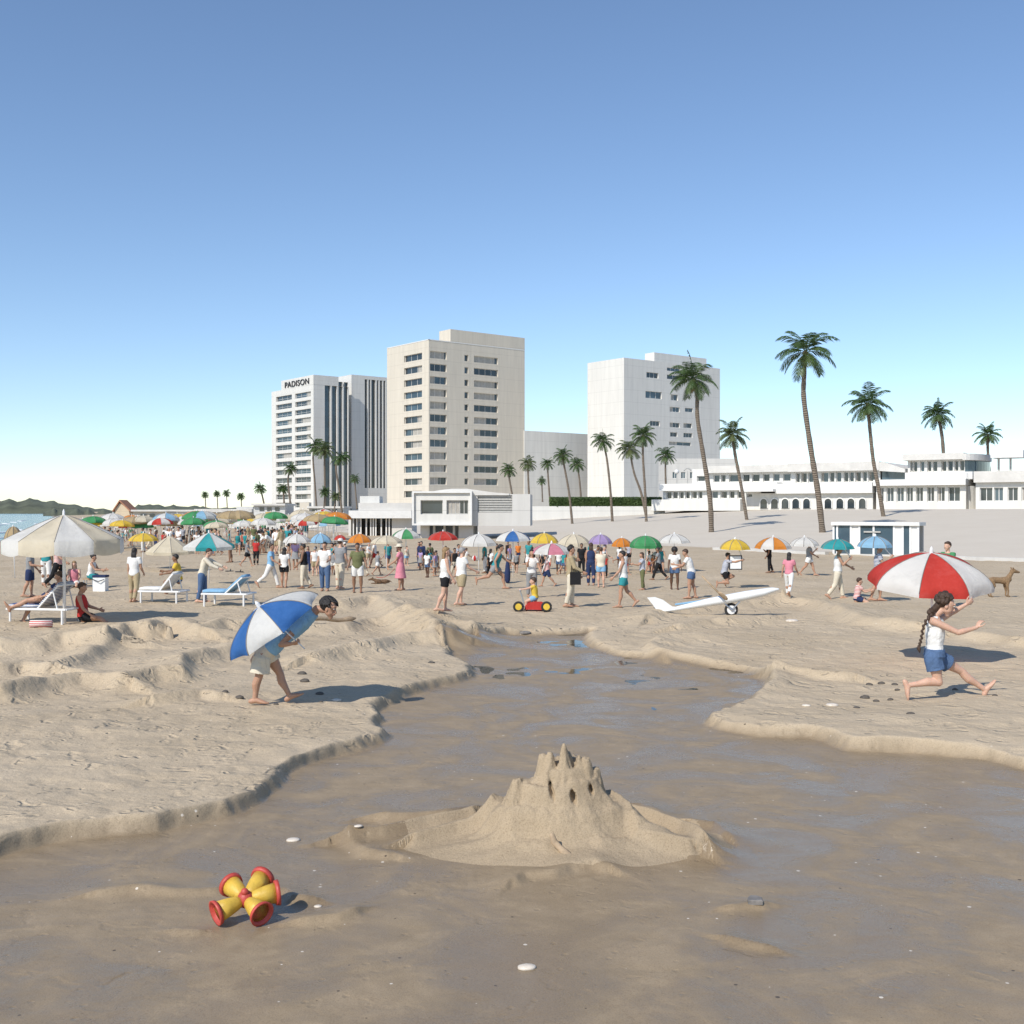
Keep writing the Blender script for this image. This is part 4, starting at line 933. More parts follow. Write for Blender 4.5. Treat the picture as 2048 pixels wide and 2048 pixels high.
# large market parasol on the left and the two behind it
b = at_ground(129, 1247); d = b.y; k = d / F
big = umbrella('market_parasol', 'largest parasol, white with a deep valance, standing by the left sun lounger', at_depth(128, 1079, d), (0, -.02, 1), 116 * k, 50 * k, 'white', 'cream', 10, b - Vector((0, 0, .1)), .27, None, .035, True, .38, scallop=.02, cone=True)
U(340, 43, 1074, 1105, at_ground(333, 1160).y + 6, 'cream', 'cream parasol with a short valance above the second sun lounger', val=.1, n=8, cone=True)
U(418, 47.5, 1068, 1095, 37, 'teal', 'teal and white parasol with a valance above the third sun lounger', 'white', val=.1, cone=True)
U(287, 27, 1068, 1083, 47, 'yellow', 'small yellow parasol between the largest parasol and the cream one', lean=-2)
U(27, 16, 1053, 1078, 40, 'straw', 'straw coloured parasol half hidden behind the largest parasol', lean=3)
for a in [
 (594, 26, 1070, 1086, 46, 'white', 'small white parasol behind the woman with long black hair', None),
 (641, 20.5, 1068, 1086, 48, 'sky', 'sky blue parasol left of the man in the white cap', None),
 (680, 12, 1071, 1080, 62, 'red', 'tiny red parasol seen above the white cap', None),
 (719, 23, 1069, 1086, 47, 'orange', 'orange parasol above the man with open arms', None),
 (773, 29.5, 1073, 1088, 45, 'cream', 'cream parasol left of the woman in the wide sun hat', None),
 (812, 28, 1060, 1078, 52, 'green', 'green and white parasol in front of the pavilion and cafe', 'white'),
 (886, 28.5, 1064.6, 1081, 50, 'red', 'red parasol in front of the cafe door', None),
 (957.5, 34.5, 1070, 1093, 43, 'white', 'white parasol above the beach ball', None),
 (1026, 34, 1064, 1083, 41.5, 'blue', 'blue and white parasol with the highest dome in the crowd', 'white'),
 (1088.5, 26.5, 1068, 1087, 47, 'yellow', 'yellow parasol just behind the pink near one', None),
 (1147.5, 32.5, 1070, 1093, 44, 'cream', 'wide cream parasol right of the pink one', None),
 (1201, 22, 1070, 1088.6, 43, 'lilac', 'lilac parasol above the bather with a light top seen from behind', None),
 (1243.5, 19.5, 1077, 1094, 45, 'orange', 'small orange parasol between the lilac and the green one', None),
 (1291, 29, 1073, 1092, 44, 'green', 'green parasol with a valance above the left facing child', None),
 (1348.5, 30.5, 1070, 1087, 45, 'white', 'white parasol behind the bather with round black hair', None)]:
    U(*a[:7], a[7], val=.09 if 'valance' in a[6] else 0)
far_u = []
# ------------------------------------------------------------------ sun loungers
def lounger(label, b, yaw, L=1.75, W=.66, back=48, mat='white', lift=.3):
    root = thing('sun_lounger', label, 'sun lounger', b, 'sun loungers on the sand')
    Mz = Matrix.Rotation(yaw, 3, 'Z'); P = lambda x, y, z: b + Mz @ Vector((x, y, z))
    fr = MB()
    for y in (-W / 2, W / 2): fr.tube([P(-L * .5, y, lift), P(L * .5, y, lift)], .026, seg=6)
    for x in (-L * .5, L * .5): fr.tube([P(x, -W / 2, lift), P(x, W / 2, lift)], .026, seg=6)
    fr.build('frame', M['whitemetal'], root)
    for x in (-L * .44, L * .44):
        for y in (-W / 2, W / 2):
            lg = MB(); lg.tube([P(x, y, lift), P(x, y, -.06)], .026, seg=6); lg.build('leg', M['whitemetal'], root)
    x0 = L * .02; bl = L * .47; cb, sb = math.cos(R(back)), math.sin(R(back))
    def pad(pts, th, name, mt):
        mb = MB(); rings = []
        for x, z in pts:
            rings.append([P(x, y, z + h) for y, h in ((-W / 2 + .03, 0), (-W / 2 + .01, th * .5), (-W / 2 + .05, th), (0, th * 1.15), (W / 2 - .05, th), (W / 2 - .01, th * .5), (W / 2 - .03, 0))])
        mb.loft(rings); return mb.build(name, mt, root, smooth=True)
    pad([(-L * .49, lift + .03), (-L * .3, lift + .035), (-L * .1, lift + .03), (x0, lift + .03)], .07, 'seat_cushion', CL[mat])
    pad([(x0 + .01 + cb * bl * t, lift + .04 + sb * bl * t) for t in (0, .3, .6, 1)], .07, 'back_cushion', CL[mat])
    bf = MB()
    for y in (-W / 2 + .02, W / 2 - .02):
        bf.tube([P(x0, y, lift + .02), P(x0 + cb * (bl + .03), y, lift + .02 + sb * (bl + .03))], .02, seg=6)
        bf.tube([P(x0 + cb * bl * .8, y, lift + sb * bl * .8), P(x0 + cb * bl * 1.02, y, lift)], .016, seg=6)
    bf.tube([P(x0 + cb * (bl + .03), -W / 2, lift + .02 + sb * (bl + .03)), P(x0 + cb * (bl + .03), W / 2, lift + .02 + sb * (bl + .03))], .02, seg=6)
    bf.build('back_frame', M['whitemetal'], root)
    return root
g1 = at_ground(90, 1245); lounger('left sun lounger with a bather stretched on it, under the largest parasol', g1, R(-10), L=1.36, back=46, mat='stripe')
g2 = at_ground(328, 1205); lounger('middle sun lounger with the raised back, in front of the seated bather', g2, R(-10), L=1.12, W=.6, back=50, mat='white')
g3 = at_ground(458, 1211); lounger('empty sun lounger right of the two others, with a blue mattress', g3, R(-8), L=1.16, W=.66, back=42, mat='sky')
# rolled towel and sandals under the left lounger
p = at_ground(80, 1255); mb = MB(); mb.tube([p + Vector((-.2, 0, .07)), p + Vector((.22, .06, .07))], .075, seg=12); tag(mb.build('rolled_towel', CL['redstripe'], smooth=True, loc=p), 'rolled towel on the sand under the left sun lounger', 'towel')
for px, py, lab in ((459, 1143, 'left one of two sandals lying on the sand behind the blue lounger'), (479, 1145, 'right one of two sandals lying on the sand behind the blue lounger')):
    p = at_ground(px, py); s_ = thing('sandal', lab, 'sandal', p, 'a pair of sandals')
    mb = MB(); rings = []
    for t, w_ in ((-.16, .035), (-.1, .05), (0, .042), (.08, .055), (.15, .035)): rings.append([p + Vector((t, y, z)) for y, z in ((-w_, .0), (w_, .0), (w_, .035), (-w_, .035))])
    mb.loft(rings); mb.build('sole', M['dark'], s_)
    mb = MB(); mb.tube([p + Vector((.03, -.05, .03)), p + Vector((.05, 0, .10)), p + Vector((.03, .05, .03))], .014, seg=6); mb.build('strap', M['dark'], s_)

# ------------------------------------------------------------------ the long white glider-like craft with one wheel
g = at_ground(1395, 1229); d = g.y; k = d / F
def G(x, y, dd=0): return at_depth(x, y, d + dd)
cr_ = thing('beach_glider', 'long slim white glider-like craft with a swept tail fin and one wheel on the sand', 'glider', g)
st = [(1318, 1223, 2.6), (1345, 1219, 5), (1372, 1213.5, 8), (1410, 1206, 11), (1450, 1199, 13), (1490, 1191.5, 13), (1525, 1185, 11), (1545, 1180, 7.5), (1556, 1178.5, 3.2)]
mb = MB(); pts = [G(x, y) for x, y, r in st]; ra = [r * k for x, y, r in st]
mb.tube(pts, [r * .95 for r in ra], [r * .72 for r in ra], lat=(0, 1, 0), seg=16, rnd=True); mb.build('hull', M['gel'], cr_, smooth=True)
mb = MB(); o = [(1294, 1195), (1310, 1194), (1326, 1199.5), (1336, 1207), (1345, 1213), (1362, 1214), (1345, 1220), (1322, 1226), (1316, 1225), (1306, 1210)]
r0 = [G(x, y, -.025) for x, y in o]; r1 = [G(x, y, .025) for x, y in o]; mb.loft([r0, r1]); mb.build('tail_fin', M['gel'], cr_)
mb = MB(); top = [(1350, 1210), (1400, 1203), (1470, 1191), (1540, 1178)]
mb.tube([G(x, y - 1, -.02) for x, y in top], .02, .012, seg=6); mb.build('deck_rail', CL['sky'], cr_)
c = G(1462.5, 1219.5, -.02); rr_ = 10.2 * k
mb = MB(); mb.tube([c + Vector((math.cos(a) * rr_, 0, math.sin(a) * rr_)) for a in np.linspace(0, 2 * math.pi, 25)], rr_ * .2, rr_ * .35, lat=(0, 1, 0), seg=8); whl = mb.build('wheel', M['rubber'], cr_, smooth=True)
mb = MB(); mb.tube([c - Vector((0, .03, 0)), c + Vector((0, .03, 0))], [rr_ * .86] * 2, seg=18); mb.build('hub', M['whitemetal'], whl)
mb = MB(); mb.tube([c + Vector((0, -.06, 0)), c + Vector((0, .10, 0))], .025, seg=8)
for dy in (-.06, .08): mb.tube([c + Vector((0, dy, 0)), G(1480, 1203, dy)], .018, seg=7); mb.tube([c + Vector((0, dy, 0)), G(1448, 1206, dy)], .018, seg=7)
mb.build('wheel_fork', M['steel'], cr_)
# paddle leaning on it
pd = thing('paddle', 'wooden paddle slanting from the stooping man down to the white craft', 'paddle', G(1450, 1198, -.3)); mb = MB(); mb.tube([G(1404, 1152, -.1), G(1441, 1189, -.28)], .022, seg=8); mb.build('shaft', M['wood'], pd, smooth=True)
mb = MB(); a, b_ = G(1436, 1184, -.27), G(1455, 1199, -.34); mb.tube([a, a.lerp(b_, .3), a.lerp(b_, .8), b_], [.03, .085, .085, .04], [.018, .016, .012, .008], lat=(.3, -1, .5), seg=10); mb.build('blade', M['wood'], pd, smooth=True)
# driftwood pole beside the boy
a, b_ = at_ground(618, 1245), at_ground(710, 1244)
mb = MB(); up = Vector((0, 0, .06)); L_ = [a.lerp(b_, t) + up + Vector((0, 0, .02 * math.sin(t * 7))) for t in np.linspace(0, 1, 9)]
mb.tube(L_, [.04, .045, .044, .04, .044, .042, .05, .065, .025], seg=8, rnd=True); tag(mb.build('driftwood', M['wood'], smooth=True, loc=a), 'straight driftwood pole lying on the sand right of the boy with the umbrella', 'driftwood')
# ------------------------------------------------------------------ beach ball
p = at_ground(949.5, 1122); mb = MB(); rB = 5.5 * p.y / F; n = 24
mb.ball(p + Vector((0, 0, rB)), rB, seg=24); bb = mb.build('beach_ball', [CL['white'], CL['red']], smooth=True, loc=p); tag(bb, 'red and white beach ball under the white parasol', 'ball')
me = bb.data
for q in me.polygons: q.material_index = int((math.atan2(q.center.y, q.center.x) + math.pi) / (math.pi / 3)) % 2
# ------------------------------------------------------------------ sand castle
def castle():
    c = at_ground(1062 * V, 1592 * V); d = c.y; kx = d / F * V
    L = [(-470, -.06), (-404, .0), (-360, .0), (-290, .035), (-230, .065), (-200, .085), (-180, .115), (-162, .19), (-152, .255), (-137, .30), (-118, .325), (-108, .37), (-100, .42), (-92, .455), (-80, .46), (-70, .455), (-60, .475), (-50, .53), (-42, .565), (-20, .57), (0, .57)]
    Rr = [(0, .57), (28, .575), (40, .57), (50, .54), (56, .505), (70, .50), (76, .46), (82, .43), (92, .385), (110, .31), (130, .26), (150, .19), (180, .125), (215, .085), (260, .06), (320, .03), (370, .0), (420, -.06)]
    s_ = 1.03
    n, m = 420, 300
    X, Y = np.meshgrid(np.linspace(-420, 380, n) * kx, np.linspace(-.95, 1.1, m))
    Ys = np.where(Y < 0, Y * 2.1, Y * 1.5)
    th = np.arctan2(Ys, X); r = np.hypot(X, Ys) * 1.10
    r = r * (1 + .10 * vnoise(np.cos(th) * 3 + 5, np.sin(th) * 3, 1.0) * smooth(.1, .5, r)) + .03 * vnoise(X, Y, 6)
    hl = np.interp(r, [-a * kx for a, _ in reversed(L)], [b for _, b in reversed(L)]); hr = np.interp(r, [a * kx for a, _ in Rr], [b for _, b in Rr])
    w = (1 + np.cos(th)) / 2; w = smooth(.25, .75, w); Z = hl * (1 - w) + hr * w
    fr = smooth(.2, -.9, Y) * .0
    for (cx, cy, tp, hw, k) in ((-24, 0, .685, 5, 3.2), (-36, .03, .665, 8, 4.5), (2, -.01, .745, 1.5, 3.2), (6, .06, .68, 7, 3.2), (31, .0, .665, 2, 3.0), (42, .02, .645, 7, 3.4), (-87, -.02, .495, 9, 2.6), (12, .13, .63, 20, 4), (-12, .12, .61, 22, 4), (60, .05, .56, 10, 4)):
        rr = np.hypot(X - cx * kx, (Y - cy) * .9) + .016 * vnoise(X, Y, 24) + .012 * vnoise(X + 4, Y, 55); Z = np.maximum(Z, tp - k * np.maximum(0, rr - hw * kx) - .02 * (rr / (hw * kx + .01)) ** 2 * (rr < hw * kx))
    # moats between the merlons
    for cx, wd, fl in ((-10, 3.0, .60), (22.5, 3.0, .60)):
        g = (np.abs(X - cx * kx) < wd * kx) & (Y < .09) & (Y > -.2); Z = np.where(g, np.minimum(Z, fl), Z)
    # gullies and lumps of the flanks
    Z += .008 * smooth(.1, .3, Z) * (1 - smooth(.5, .6, Z)) * np.sin(th * 13 + 9 * vnoise(X, Y, 4)) * (.5 + vnoise(X, Y, 3))
    Z += smooth(.02, .2, Z) * (.026 * vnoise(X, Y, 4.5) + .022 * vnoise(X + 3, Y, 11) + .010 * vnoise(X, Y + 2, 34)) * (1 - smooth(.5, .6, Z) * .55)
    Z += smooth(.03, .15, Z) * .007 * vnoise(X, Y, 48)
    for pts in (((-40, -.5), (-90, -.45), (-140, -.6), (-200, -.62)), ((70, -.5), (110, -.42), (150, -.52)), ((95, -.2), (140, -.24), (185, -.28)), ((-100, -.3), (-180, -.34), (-300, -.35))):
        P = [(a * kx, b * .72) for a, b in pts]; dd, _ = seg_dist(X, Y, P); Z += .045 * np.exp(-(dd / .06) ** 2) * smooth(.0, .12, Z)
    # window slots pushed into the front
    push = np.zeros_like(Z)
    for cx, zc, w_, h_ in ((-22, .43, 4.5, .055), (18, .385, 6, .048), (52, .425, 4, .035)):
        q = ((X - cx * kx - (Z - zc) * -.25) / (w_ * kx)) ** 2 + ((Z - zc) / h_) ** 2
        push += np.where((q < 1) & (Y < 0), .09 * np.sqrt(np.clip(1 - q, 0, 1)), 0)
    edge = smooth(0, .12, np.minimum.reduce([X - X.min(), X.max() - X, Y - Y.min(), Y.max() - Y]))
    base = land((X + c.x).ravel(), (Y + c.y).ravel()).reshape(X.shape)
    Z = np.where(edge > .5, Z, np.minimum(Z, -.03)) * s_ - .012 + base
    Y2 = Y + push
    co = np.stack([X.ravel(), Y2.ravel(), (Z - c.z).ravel()], 1); i = np.arange(n * m).reshape(m, n)
    q = np.stack([i[:-1, :-1], i[:-1, 1:], i[1:, 1:], i[1:, :-1]], -1).reshape(-1, 4)
    me = bpy.data.meshes.new('sand_castle'); me.from_pydata(co.tolist(), [], q.tolist()); me.polygons.foreach_set('use_smooth', [True] * len(q)); me.materials.append(M['castle']); me.update()
    global CASTLE
    CASTLE = (X + c.x, Y + c.y, Z)
    tag(link('sand_castle', me, loc=c), 'large weathered sand castle with three peaks and small window holes in the foreground', 'sand castle')
castle()
def on_castle(px, py):
    X, Y, Z_ = CASTLE
    for d in np.arange(7.2, 8.8, .01):
        x = (px - CX) / F * d; j = int(round((x - X[0, 0]) / (X[0, 1] - X[0, 0]))); i = int(round((d - Y[0, 0]) / (Y[1, 0] - Y[0, 0])))
        if 0 <= i < X.shape[0] and 0 <= j < X.shape[1] and H + (CY - py) / F * d <= Z_[i, j]: return Vector((x, d, Z_[i, j]))
    return at_ground(px, py)
p = on_castle(1050 * V, 1600 * V); k = p.y / F * V
mb = MB(); q = p + Vector((0, -.03, .02))
mb.tube([q + Vector((-9 * k, 0, 22 * k)), q + Vector((-6 * k, -.01, 10 * k)), q + Vector((6 * k, -.02, -2 * k)), q + Vector((20 * k, -.05, -14 * k))], [5 * k, 7 * k, 6 * k, 9 * k], [3 * k, 4 * k, 4 * k, 5 * k], lat=(1, 0, .6), seg=9, rnd=True)
tag(mb.build('driftwood', M['wood'], smooth=True, loc=p), 'short bent piece of driftwood stuck in the front of the sand castle', 'driftwood')
# ------------------------------------------------------------------ five armed beach toy
def toy():
    c = at_ground(461 * V, 1738 * V); root = thing('beach_toy', 'yellow and red plastic beach toy of five flared cups joined in a star', 'beach toy', c)
    pl = [plain('toy_yellow', (.66, .43, .06), .5, .25, 9, .25), plain('toy_red', (.52, .07, .05), .5, .25, 9, .25)]
    hub = c + Vector((0, .03, .125)); mb = MB(); mb.ball(hub, (.05, .05, .055), seg=14); mb.ball(hub + Vector((0, -.02, .05)), .024, seg=10); mb.build('hub', pl[1], root, smooth=True)
    tips = [(483, 1665), (513, 1697), (494, 1745), (418, 1742), (432, 1690)]
    for i, (dg, L) in enumerate(((73, .215), (24, .20), (-47, .185), (-139, .20), (130, .185))):
        v = Vector((math.cos(R(dg)), math.sin(R(dg)) * math.cos(R(26)), math.sin(R(dg)) * math.sin(R(26)) - (.10 if dg > 0 else -.06))).normalized(); mb = MB()
        P = [hub + v * (L * s) for s in (.12, .3, .6, .9)]; mb.tube(P, [.026, .042, .055, .064], [.026, .042, .055, .062], lat=(0, 0, 1), seg=18); arm = mb.build('cup', pl[0], root, smooth=True)
        mb = MB(); A = hub + v * (L * .9); B = hub + v * (L * 1.02); C = hub + v * (L * .97)
        rings = []
        sd = v.cross(Vector((0, 0, 1))).normalized(); u2 = sd.cross(v)
        for p, r in ((A, .062), (A, .074), (B, .080), (B, .068), (A, .060), (A - v * .02, .03)): rings.append([p + sd * math.cos(a) * r + u2 * math.sin(a) * r for a in np.linspace(0, 2 * math.pi, 20, endpoint=False)])
        mb.loft(rings); mb.build('rim', pl[1], arm, smooth=True)
toy()
# ------------------------------------------------------------------ stones and shells
def stone(px, py, w, name, mat, lab, cat, grp, flat=.5, seed=0):
    rs = random.Random(int(px * 13 + py)); p = at_ground(px * V, py * V); r = w * V * p.y / F / 2 * (1.25 if name == 'pebble' else 1)
    mb = MB(); mb.ball((0, 0, 0), (r, r * rs.uniform(.6, .9), r * flat), Matrix.Rotation(rs.uniform(-.4, .4), 3, 'Z'), seg=12)
    mb.v = [(x * (1 + rs.uniform(-.07, .07)), y * (1 + rs.uniform(-.07, .07)), z * (1 + rs.uniform(-.1, .1))) for x, y, z in mb.v]
    o = mb.build(name, mat, smooth=True, loc=p + Vector((0, 0, r * flat * .25)), local=True); return tag(o, lab, cat, grp)
SH = M['shell']; PB = M['pebble']; DK = M['pebbled']
for a in [(553, 1586, 27, 'stone', SH, 'pale flat stone on the damp sand left of the castle', 'stone', None), (676, 1567, 17, 'stone', SH, 'small pale stone just left of the sand castle skirt', 'stone', None),
          (600, 1711, 16, 'shell', SH, 'small round shell right of the beach toy', 'shell', None), (994, 1831, 38, 'stone', SH, 'largest pale oval stone, alone in the lowest foreground', 'stone', None),
          (1494, 1173, 24, 'stone', SH, 'pale oval stone on the sand below the white craft', 'stone', None), (635, 1323, 20, 'shell', SH, 'pale shell on the bank right of the boy', 'shell', None),
          (1521, 1332, 17, 'shell', SH, 'left of two pale shells on the bank left of the running girl', 'shell', None), (1570, 1332, 24, 'shell', SH, 'larger right one of two pale shells left of the running girl', 'shell', None),
          (1616, 1336, 14, 'stone', DK, 'dark stone beside the larger pale shell', 'stone', None), (1718, 1347, 17, 'stone', DK, 'dark stone below the rear foot of the running girl', 'stone', None),
          (814, 1251, 14, 'stone', DK, 'dark stone near the tip of the left sand bank', 'stone', None), (1058, 1188, 5, 'stone', DK, 'tiny dark stone behind the ride-on toy', 'stone', None), (990, 1197, 26, 'stone', PB, 'flat grey stone at the far end of the damp hollow', 'stone', None)]:
    stone(*a, flat=.3)
for x, y, w in ((570, 1272, 14), (575, 1287, 15), (603, 1311, 13), (606, 1325, 6), (521, 1330, 8)): stone(x, y, w, 'pebble', DK, 'small dark pebble on the bank around the boy with the umbrella', 'pebble', 'pebbles around the boy')
for x, y, w in ((452, 1318, 14), (425, 1307, 10)): stone(x, y, w, 'pebble', DK, 'dark pebble on the bank behind the boy with the umbrella', 'pebble', 'pebbles behind the boy')
for x, y, w in ((1640, 1293, 11), (1663, 1291, 12), (1688, 1293, 10), (1693, 1303, 9), (1632, 1318, 15), (1653, 1324, 10), (1680, 1321, 10), (1802, 1302, 9), (1877, 1313, 8)): stone(x, y, w, 'pebble', DK, 'small dark pebble on the bank around the running girl', 'pebble', 'pebbles around the girl')
# flat slate on the damp sand
p = at_ground(1425 * V, 1706 * V); k = p.y / F * V
mb = MB(); o = [(-16, -4), (12, -4), (15, 4), (8, 8), (-5, 9), (-13, 4)]; mb.loft([[p + Vector((x * k, y * k * 2.4, -.01)) for x, y in o], [p + Vector((x * k, y * k * 2.4, .014)) for x, y in o], [p + Vector((x * k * .9, y * k * 2.2, .02)) for x, y in o]])
tag(mb.build('slate', PB, smooth=False, loc=p), 'flat angular grey slate on the damp sand in the right foreground', 'stone')
# ------------------------------------------------------------------ people
Z = Vector((0, 0, 1))
def fk(S, yaw, legs, arms, lean=0, head=0, bend=None, splay=3):
    f = Vector((math.cos(R(yaw)), math.sin(R(yaw)), 0)); l = Vector((-f.y, f.x, 0))
    J = {'f': f, 'l': l, 'S': S}; p = Vector((0, 0, 0)); up = f * math.sin(R(lean)) + Z * math.cos(R(lean))
    J['pel'] = p; J['up'] = up; J['neck'] = p + up * .305 * S
    ha = R(lean * .45 + head); hu = f * math.sin(ha) + Z * math.cos(ha); J['hu'] = hu; J['hf'] = f * math.cos(ha) - Z * math.sin(ha)
    J['head'] = J['neck'] + hu * .095 * S + J['hf'] * .012 * S
    for sd, sg, (hp, kn), (sh, ab, el) in (('L', 1, legs[0], arms[0]), ('R', -1, legs[1], arms[1])):
        hip = p + l * sg * .05 * S; a = R(hp); sp = l * sg * math.sin(R(splay))
        k = hip + (f * math.sin(a) - Z * math.cos(a) + sp).normalized() * .245 * S; b = R(hp - kn)
        sdn = f * math.sin(b) - Z * math.cos(b); an = k + sdn * .235 * S
        ft = f * math.cos(b) + Z * math.sin(b)
        if abs(hp - kn) < 26: ft = f
        J[sd] = dict(hip=hip, kn=k, an=an, ft=ft.normalized())
        shp = p + up * .272 * S + l * sg * .098 * S
        tw = R(lean)                                            # arm angles are measured from straight down
        ua = ((f * math.sin(R(sh)) - Z * math.cos(R(sh))) * math.cos(R(ab)) + l * sg * math.sin(R(ab))).normalized()
        e = shp + ua * .165 * S; c = R(sh + el)
        fa = ((f * math.sin(c) - Z * math.cos(c)) * math.cos(R(ab * .6)) + l * sg * math.sin(R(ab * (.6 if el < 40 else -.2)))).normalized()
        w = e + fa * .145 * S; J[sd].update(sh=shp, el=e, wr=w, hd=fa)
    return J
def shift(J, v):
    for k in ('pel', 'neck', 'head'): J[k] = J[k] + v
    for s in 'LR':
        for k in ('hip', 'kn', 'an', 'sh', 'el', 'wr'): J[s][k] = J[s][k] + v
def torso_pts(J): return [(J['pel'] + (J['neck'] - J['pel']) * (t / .305)) for t in TT]
TT = [-.055, 0, .085, .165, .235, .28, .31]
def lim(a, b, ts): return [a.lerp(b, t) for t in ts]
def body(J, hi=False, fem=False, bulk=1.0):
    S = J['S']; mb = MB(); l, f = J['l'], J['f']
    ra = [.058, .094, .072 if fem else .082, .086 if fem else .094, .092 if fem else .101, .070, .034]; rb = [.05, .068, .055, .064, .062, .046, .034]
    mb.tube(torso_pts(J), [k * S * bulk for k in ra], [k * S * bulk for k in rb], lat=l, seg=16, rnd=True)
    mb.tube([J['neck'] - J['up'] * .03 * S, J['neck'] + J['hu'] * .02 * S, J['head'] - J['hu'] * .02 * S], [.036 * S, .030 * S, .031 * S], seg=12)
    hu, hf = J['hu'], J['hf']; hs = J.get('hs', 1.0); MH = Matrix((l, hf, hu)).transposed()
    h = J['head']; q = S * hs
    mb.ball(h + hu * .012 * q - hf * .004 * q, (.046 * q, .056 * q, .058 * q), MH, 16)
    mb.tube([h + hf * .012 * q + hu * .0 * q, h + hf * .022 * q - hu * .035 * q, h + hf * .030 * q - hu * .056 * q], [.042 * q, .036 * q, .018 * q], [.044 * q, .032 * q, .016 * q], lat=l, seg=12, rnd=True)
    mb.tube([h + hf * .050 * q + hu * .012 * q, h + hf * .060 * q - hu * .008 * q, h + hf * .064 * q - hu * .018 * q, h + hf * .050 * q - hu * .021 * q], [.005 * q, .007 * q, .0095 * q, .006 * q], seg=8, rnd=True)
    for sg in (1, -1): mb.ball(h + l * sg * .046 * q - hf * .006 * q - hu * .006 * q, (.007 * q, .012 * q, .018 * q), MH, 8)
    if hi:
        mb.tube([h + hf * .049 * q - hu * .033 * q + l * .014 * q, h + hf * .055 * q - hu * .032 * q, h + hf * .049 * q - hu * .033 * q - l * .014 * q], [.003 * q, .006 * q, .003 * q], seg=6, rnd=True)
        mb.tube([h + hf * .047 * q + hu * .020 * q + l * .03 * q, h + hf * .056 * q + hu * .022 * q, h + hf * .047 * q + hu * .020 * q - l * .03 * q], [.006 * q, .008 * q, .006 * q], seg=6, rnd=True)
    for sg, s in ((1, 'L'), (-1, 'R')):
        A = J[s]; hip, kn, an, sh, el, wr = (A[k] for k in ('hip', 'kn', 'an', 'sh', 'el', 'wr'))
        mb.tube([hip + J['up'] * .03 * S] + lim(hip, kn, (.1, .5, .85, 1)), [k * S * bulk for k in (.05, .058, .049, .036, .034)], seg=14, rnd=True)
        bk = (kn - hip).normalized(); sh_ = (an - kn).normalized(); back = -A['ft']; back = (back - sh_ * back.dot(sh_)); back = back.normalized() if back.length > .1 else -f
        c = [kn, kn.lerp(an, .18) + back * .008 * S, kn.lerp(an, .36) + back * .013 * S, kn.lerp(an, .68) + back * .004 * S, an]
        mb.tube(c, [k * S for k in (.034, .036, .037, .025, .0215)], seg=12, rnd=True)
        ft = A['ft']; dn = sh_ if abs(ft.dot(sh_)) < .5 else -Z; dn = (dn - ft * dn.dot(ft)).normalized()
        a0 = an + dn * .018 * S
        mb.tube([a0 - ft * .035 * S + dn * .004 * S, a0 + ft * .01 * S - dn * .006 * S, a0 + ft * .06 * S + dn * .006 * S, a0 + ft * .095 * S + dn * .012 * S, a0 + ft * .115 * S + dn * .014 * S], [k * S for k in (.022, .025, .029, .028, .018)], [k * S for k in (.022, .027, .019, .012, .008)], lat=l, seg=12, rnd=True)
        mb.tube([sh - l * sg * .035 * S, sh, sh.lerp(el, .25), sh.lerp(el, .6), el], [k * S * (bulk if i < 3 else 1) for i, k in enumerate((.034, .034, .031, .027, .0225))], seg=12, rnd=True)
        mb.tube(lim(el, wr, (0, .25, .6, 1)), [k * S for k in (.0235, .0245, .020, .015)], seg=12, rnd=True)
        hd = A['hd'].normalized(); pn = A.get('pn', l * sg); ax = hd.cross(pn); ax = ax.normalized() if ax.length > .05 else f; pn = ax.cross(hd).normalized()   # ax across the palm, pn out of it
        cl = A.get('curl', 22); th = .0085 * S if hi else .0095 * S; fl = .98 if hi else 1.0
        mb.tube([wr, wr + hd * .018 * S, wr + hd * .042 * S, wr + hd * .052 * S], [k * S for k in (.015, .021, .0255, .024)], [k * S for k in (.0125, .0125, .0105, .009)], lat=ax, seg=12, rnd=True)
        for i, (o, ln_) in enumerate(((-.0185, .036), (-.0062, .043), (.0062, .046), (.0185, .041))):
            p0 = wr + hd * .046 * S + ax * o * S; dr = hd + ax * o * 3.2; dr.normalize(); pts = [p0, ]
            for j in range(3):
                a = R(cl * (.55 + j * .75)); v = dr * math.cos(a) - pn * math.sin(a); pts.append(pts[-1] + v * ln_ * S * (.42, .33, .25)[j])
            mb.tube(pts, [th * .62 * 1.05, th * .62, th * .56, th * .45], seg=8, rnd=True)
        ts = A.get('thumb', 1); p0 = wr + hd * .014 * S + ax * .016 * S * ts
        v = (hd * .55 + ax * .75 * ts - pn * .25).normalized(); p1 = p0 + v * .026 * S; p2 = p1 + (hd * .85 + ax * .35 * ts - pn * .3).normalized() * .022 * S; p3 = p2 + (hd - pn * .3).normalized() * .014 * S
        mb.tube([p0, p1, p2, p3], [th * 1.0, th * .78, th * .66, th * .5], seg=8, rnd=True)
    return mb
def garment_torso(mb, J, t0, t1, e, fem, bulk, hem=0):
    S = J['S']; ra = [.058, .094, .076 if fem else .084, .090 if fem else .096, .094 if fem else .103, .073, .036]; rb = [.052, .070, .058, .068, .064, .048, .036]
    ts = [t0] + [t for t in TT if t0 < t < t1] + [t1]
    P = [J['pel'] + (J['neck'] - J['pel']) * (t / .305) for t in ts]
    A = [(np.interp(t, TT, ra) * bulk + e + (hem if t == t0 else 0)) * S for t in ts]; B = [(np.interp(t, TT, rb) * bulk + e + (hem if t == t0 else 0)) * S for t in ts]
    mb.tube(P, A, B, lat=J['l'], seg=18)
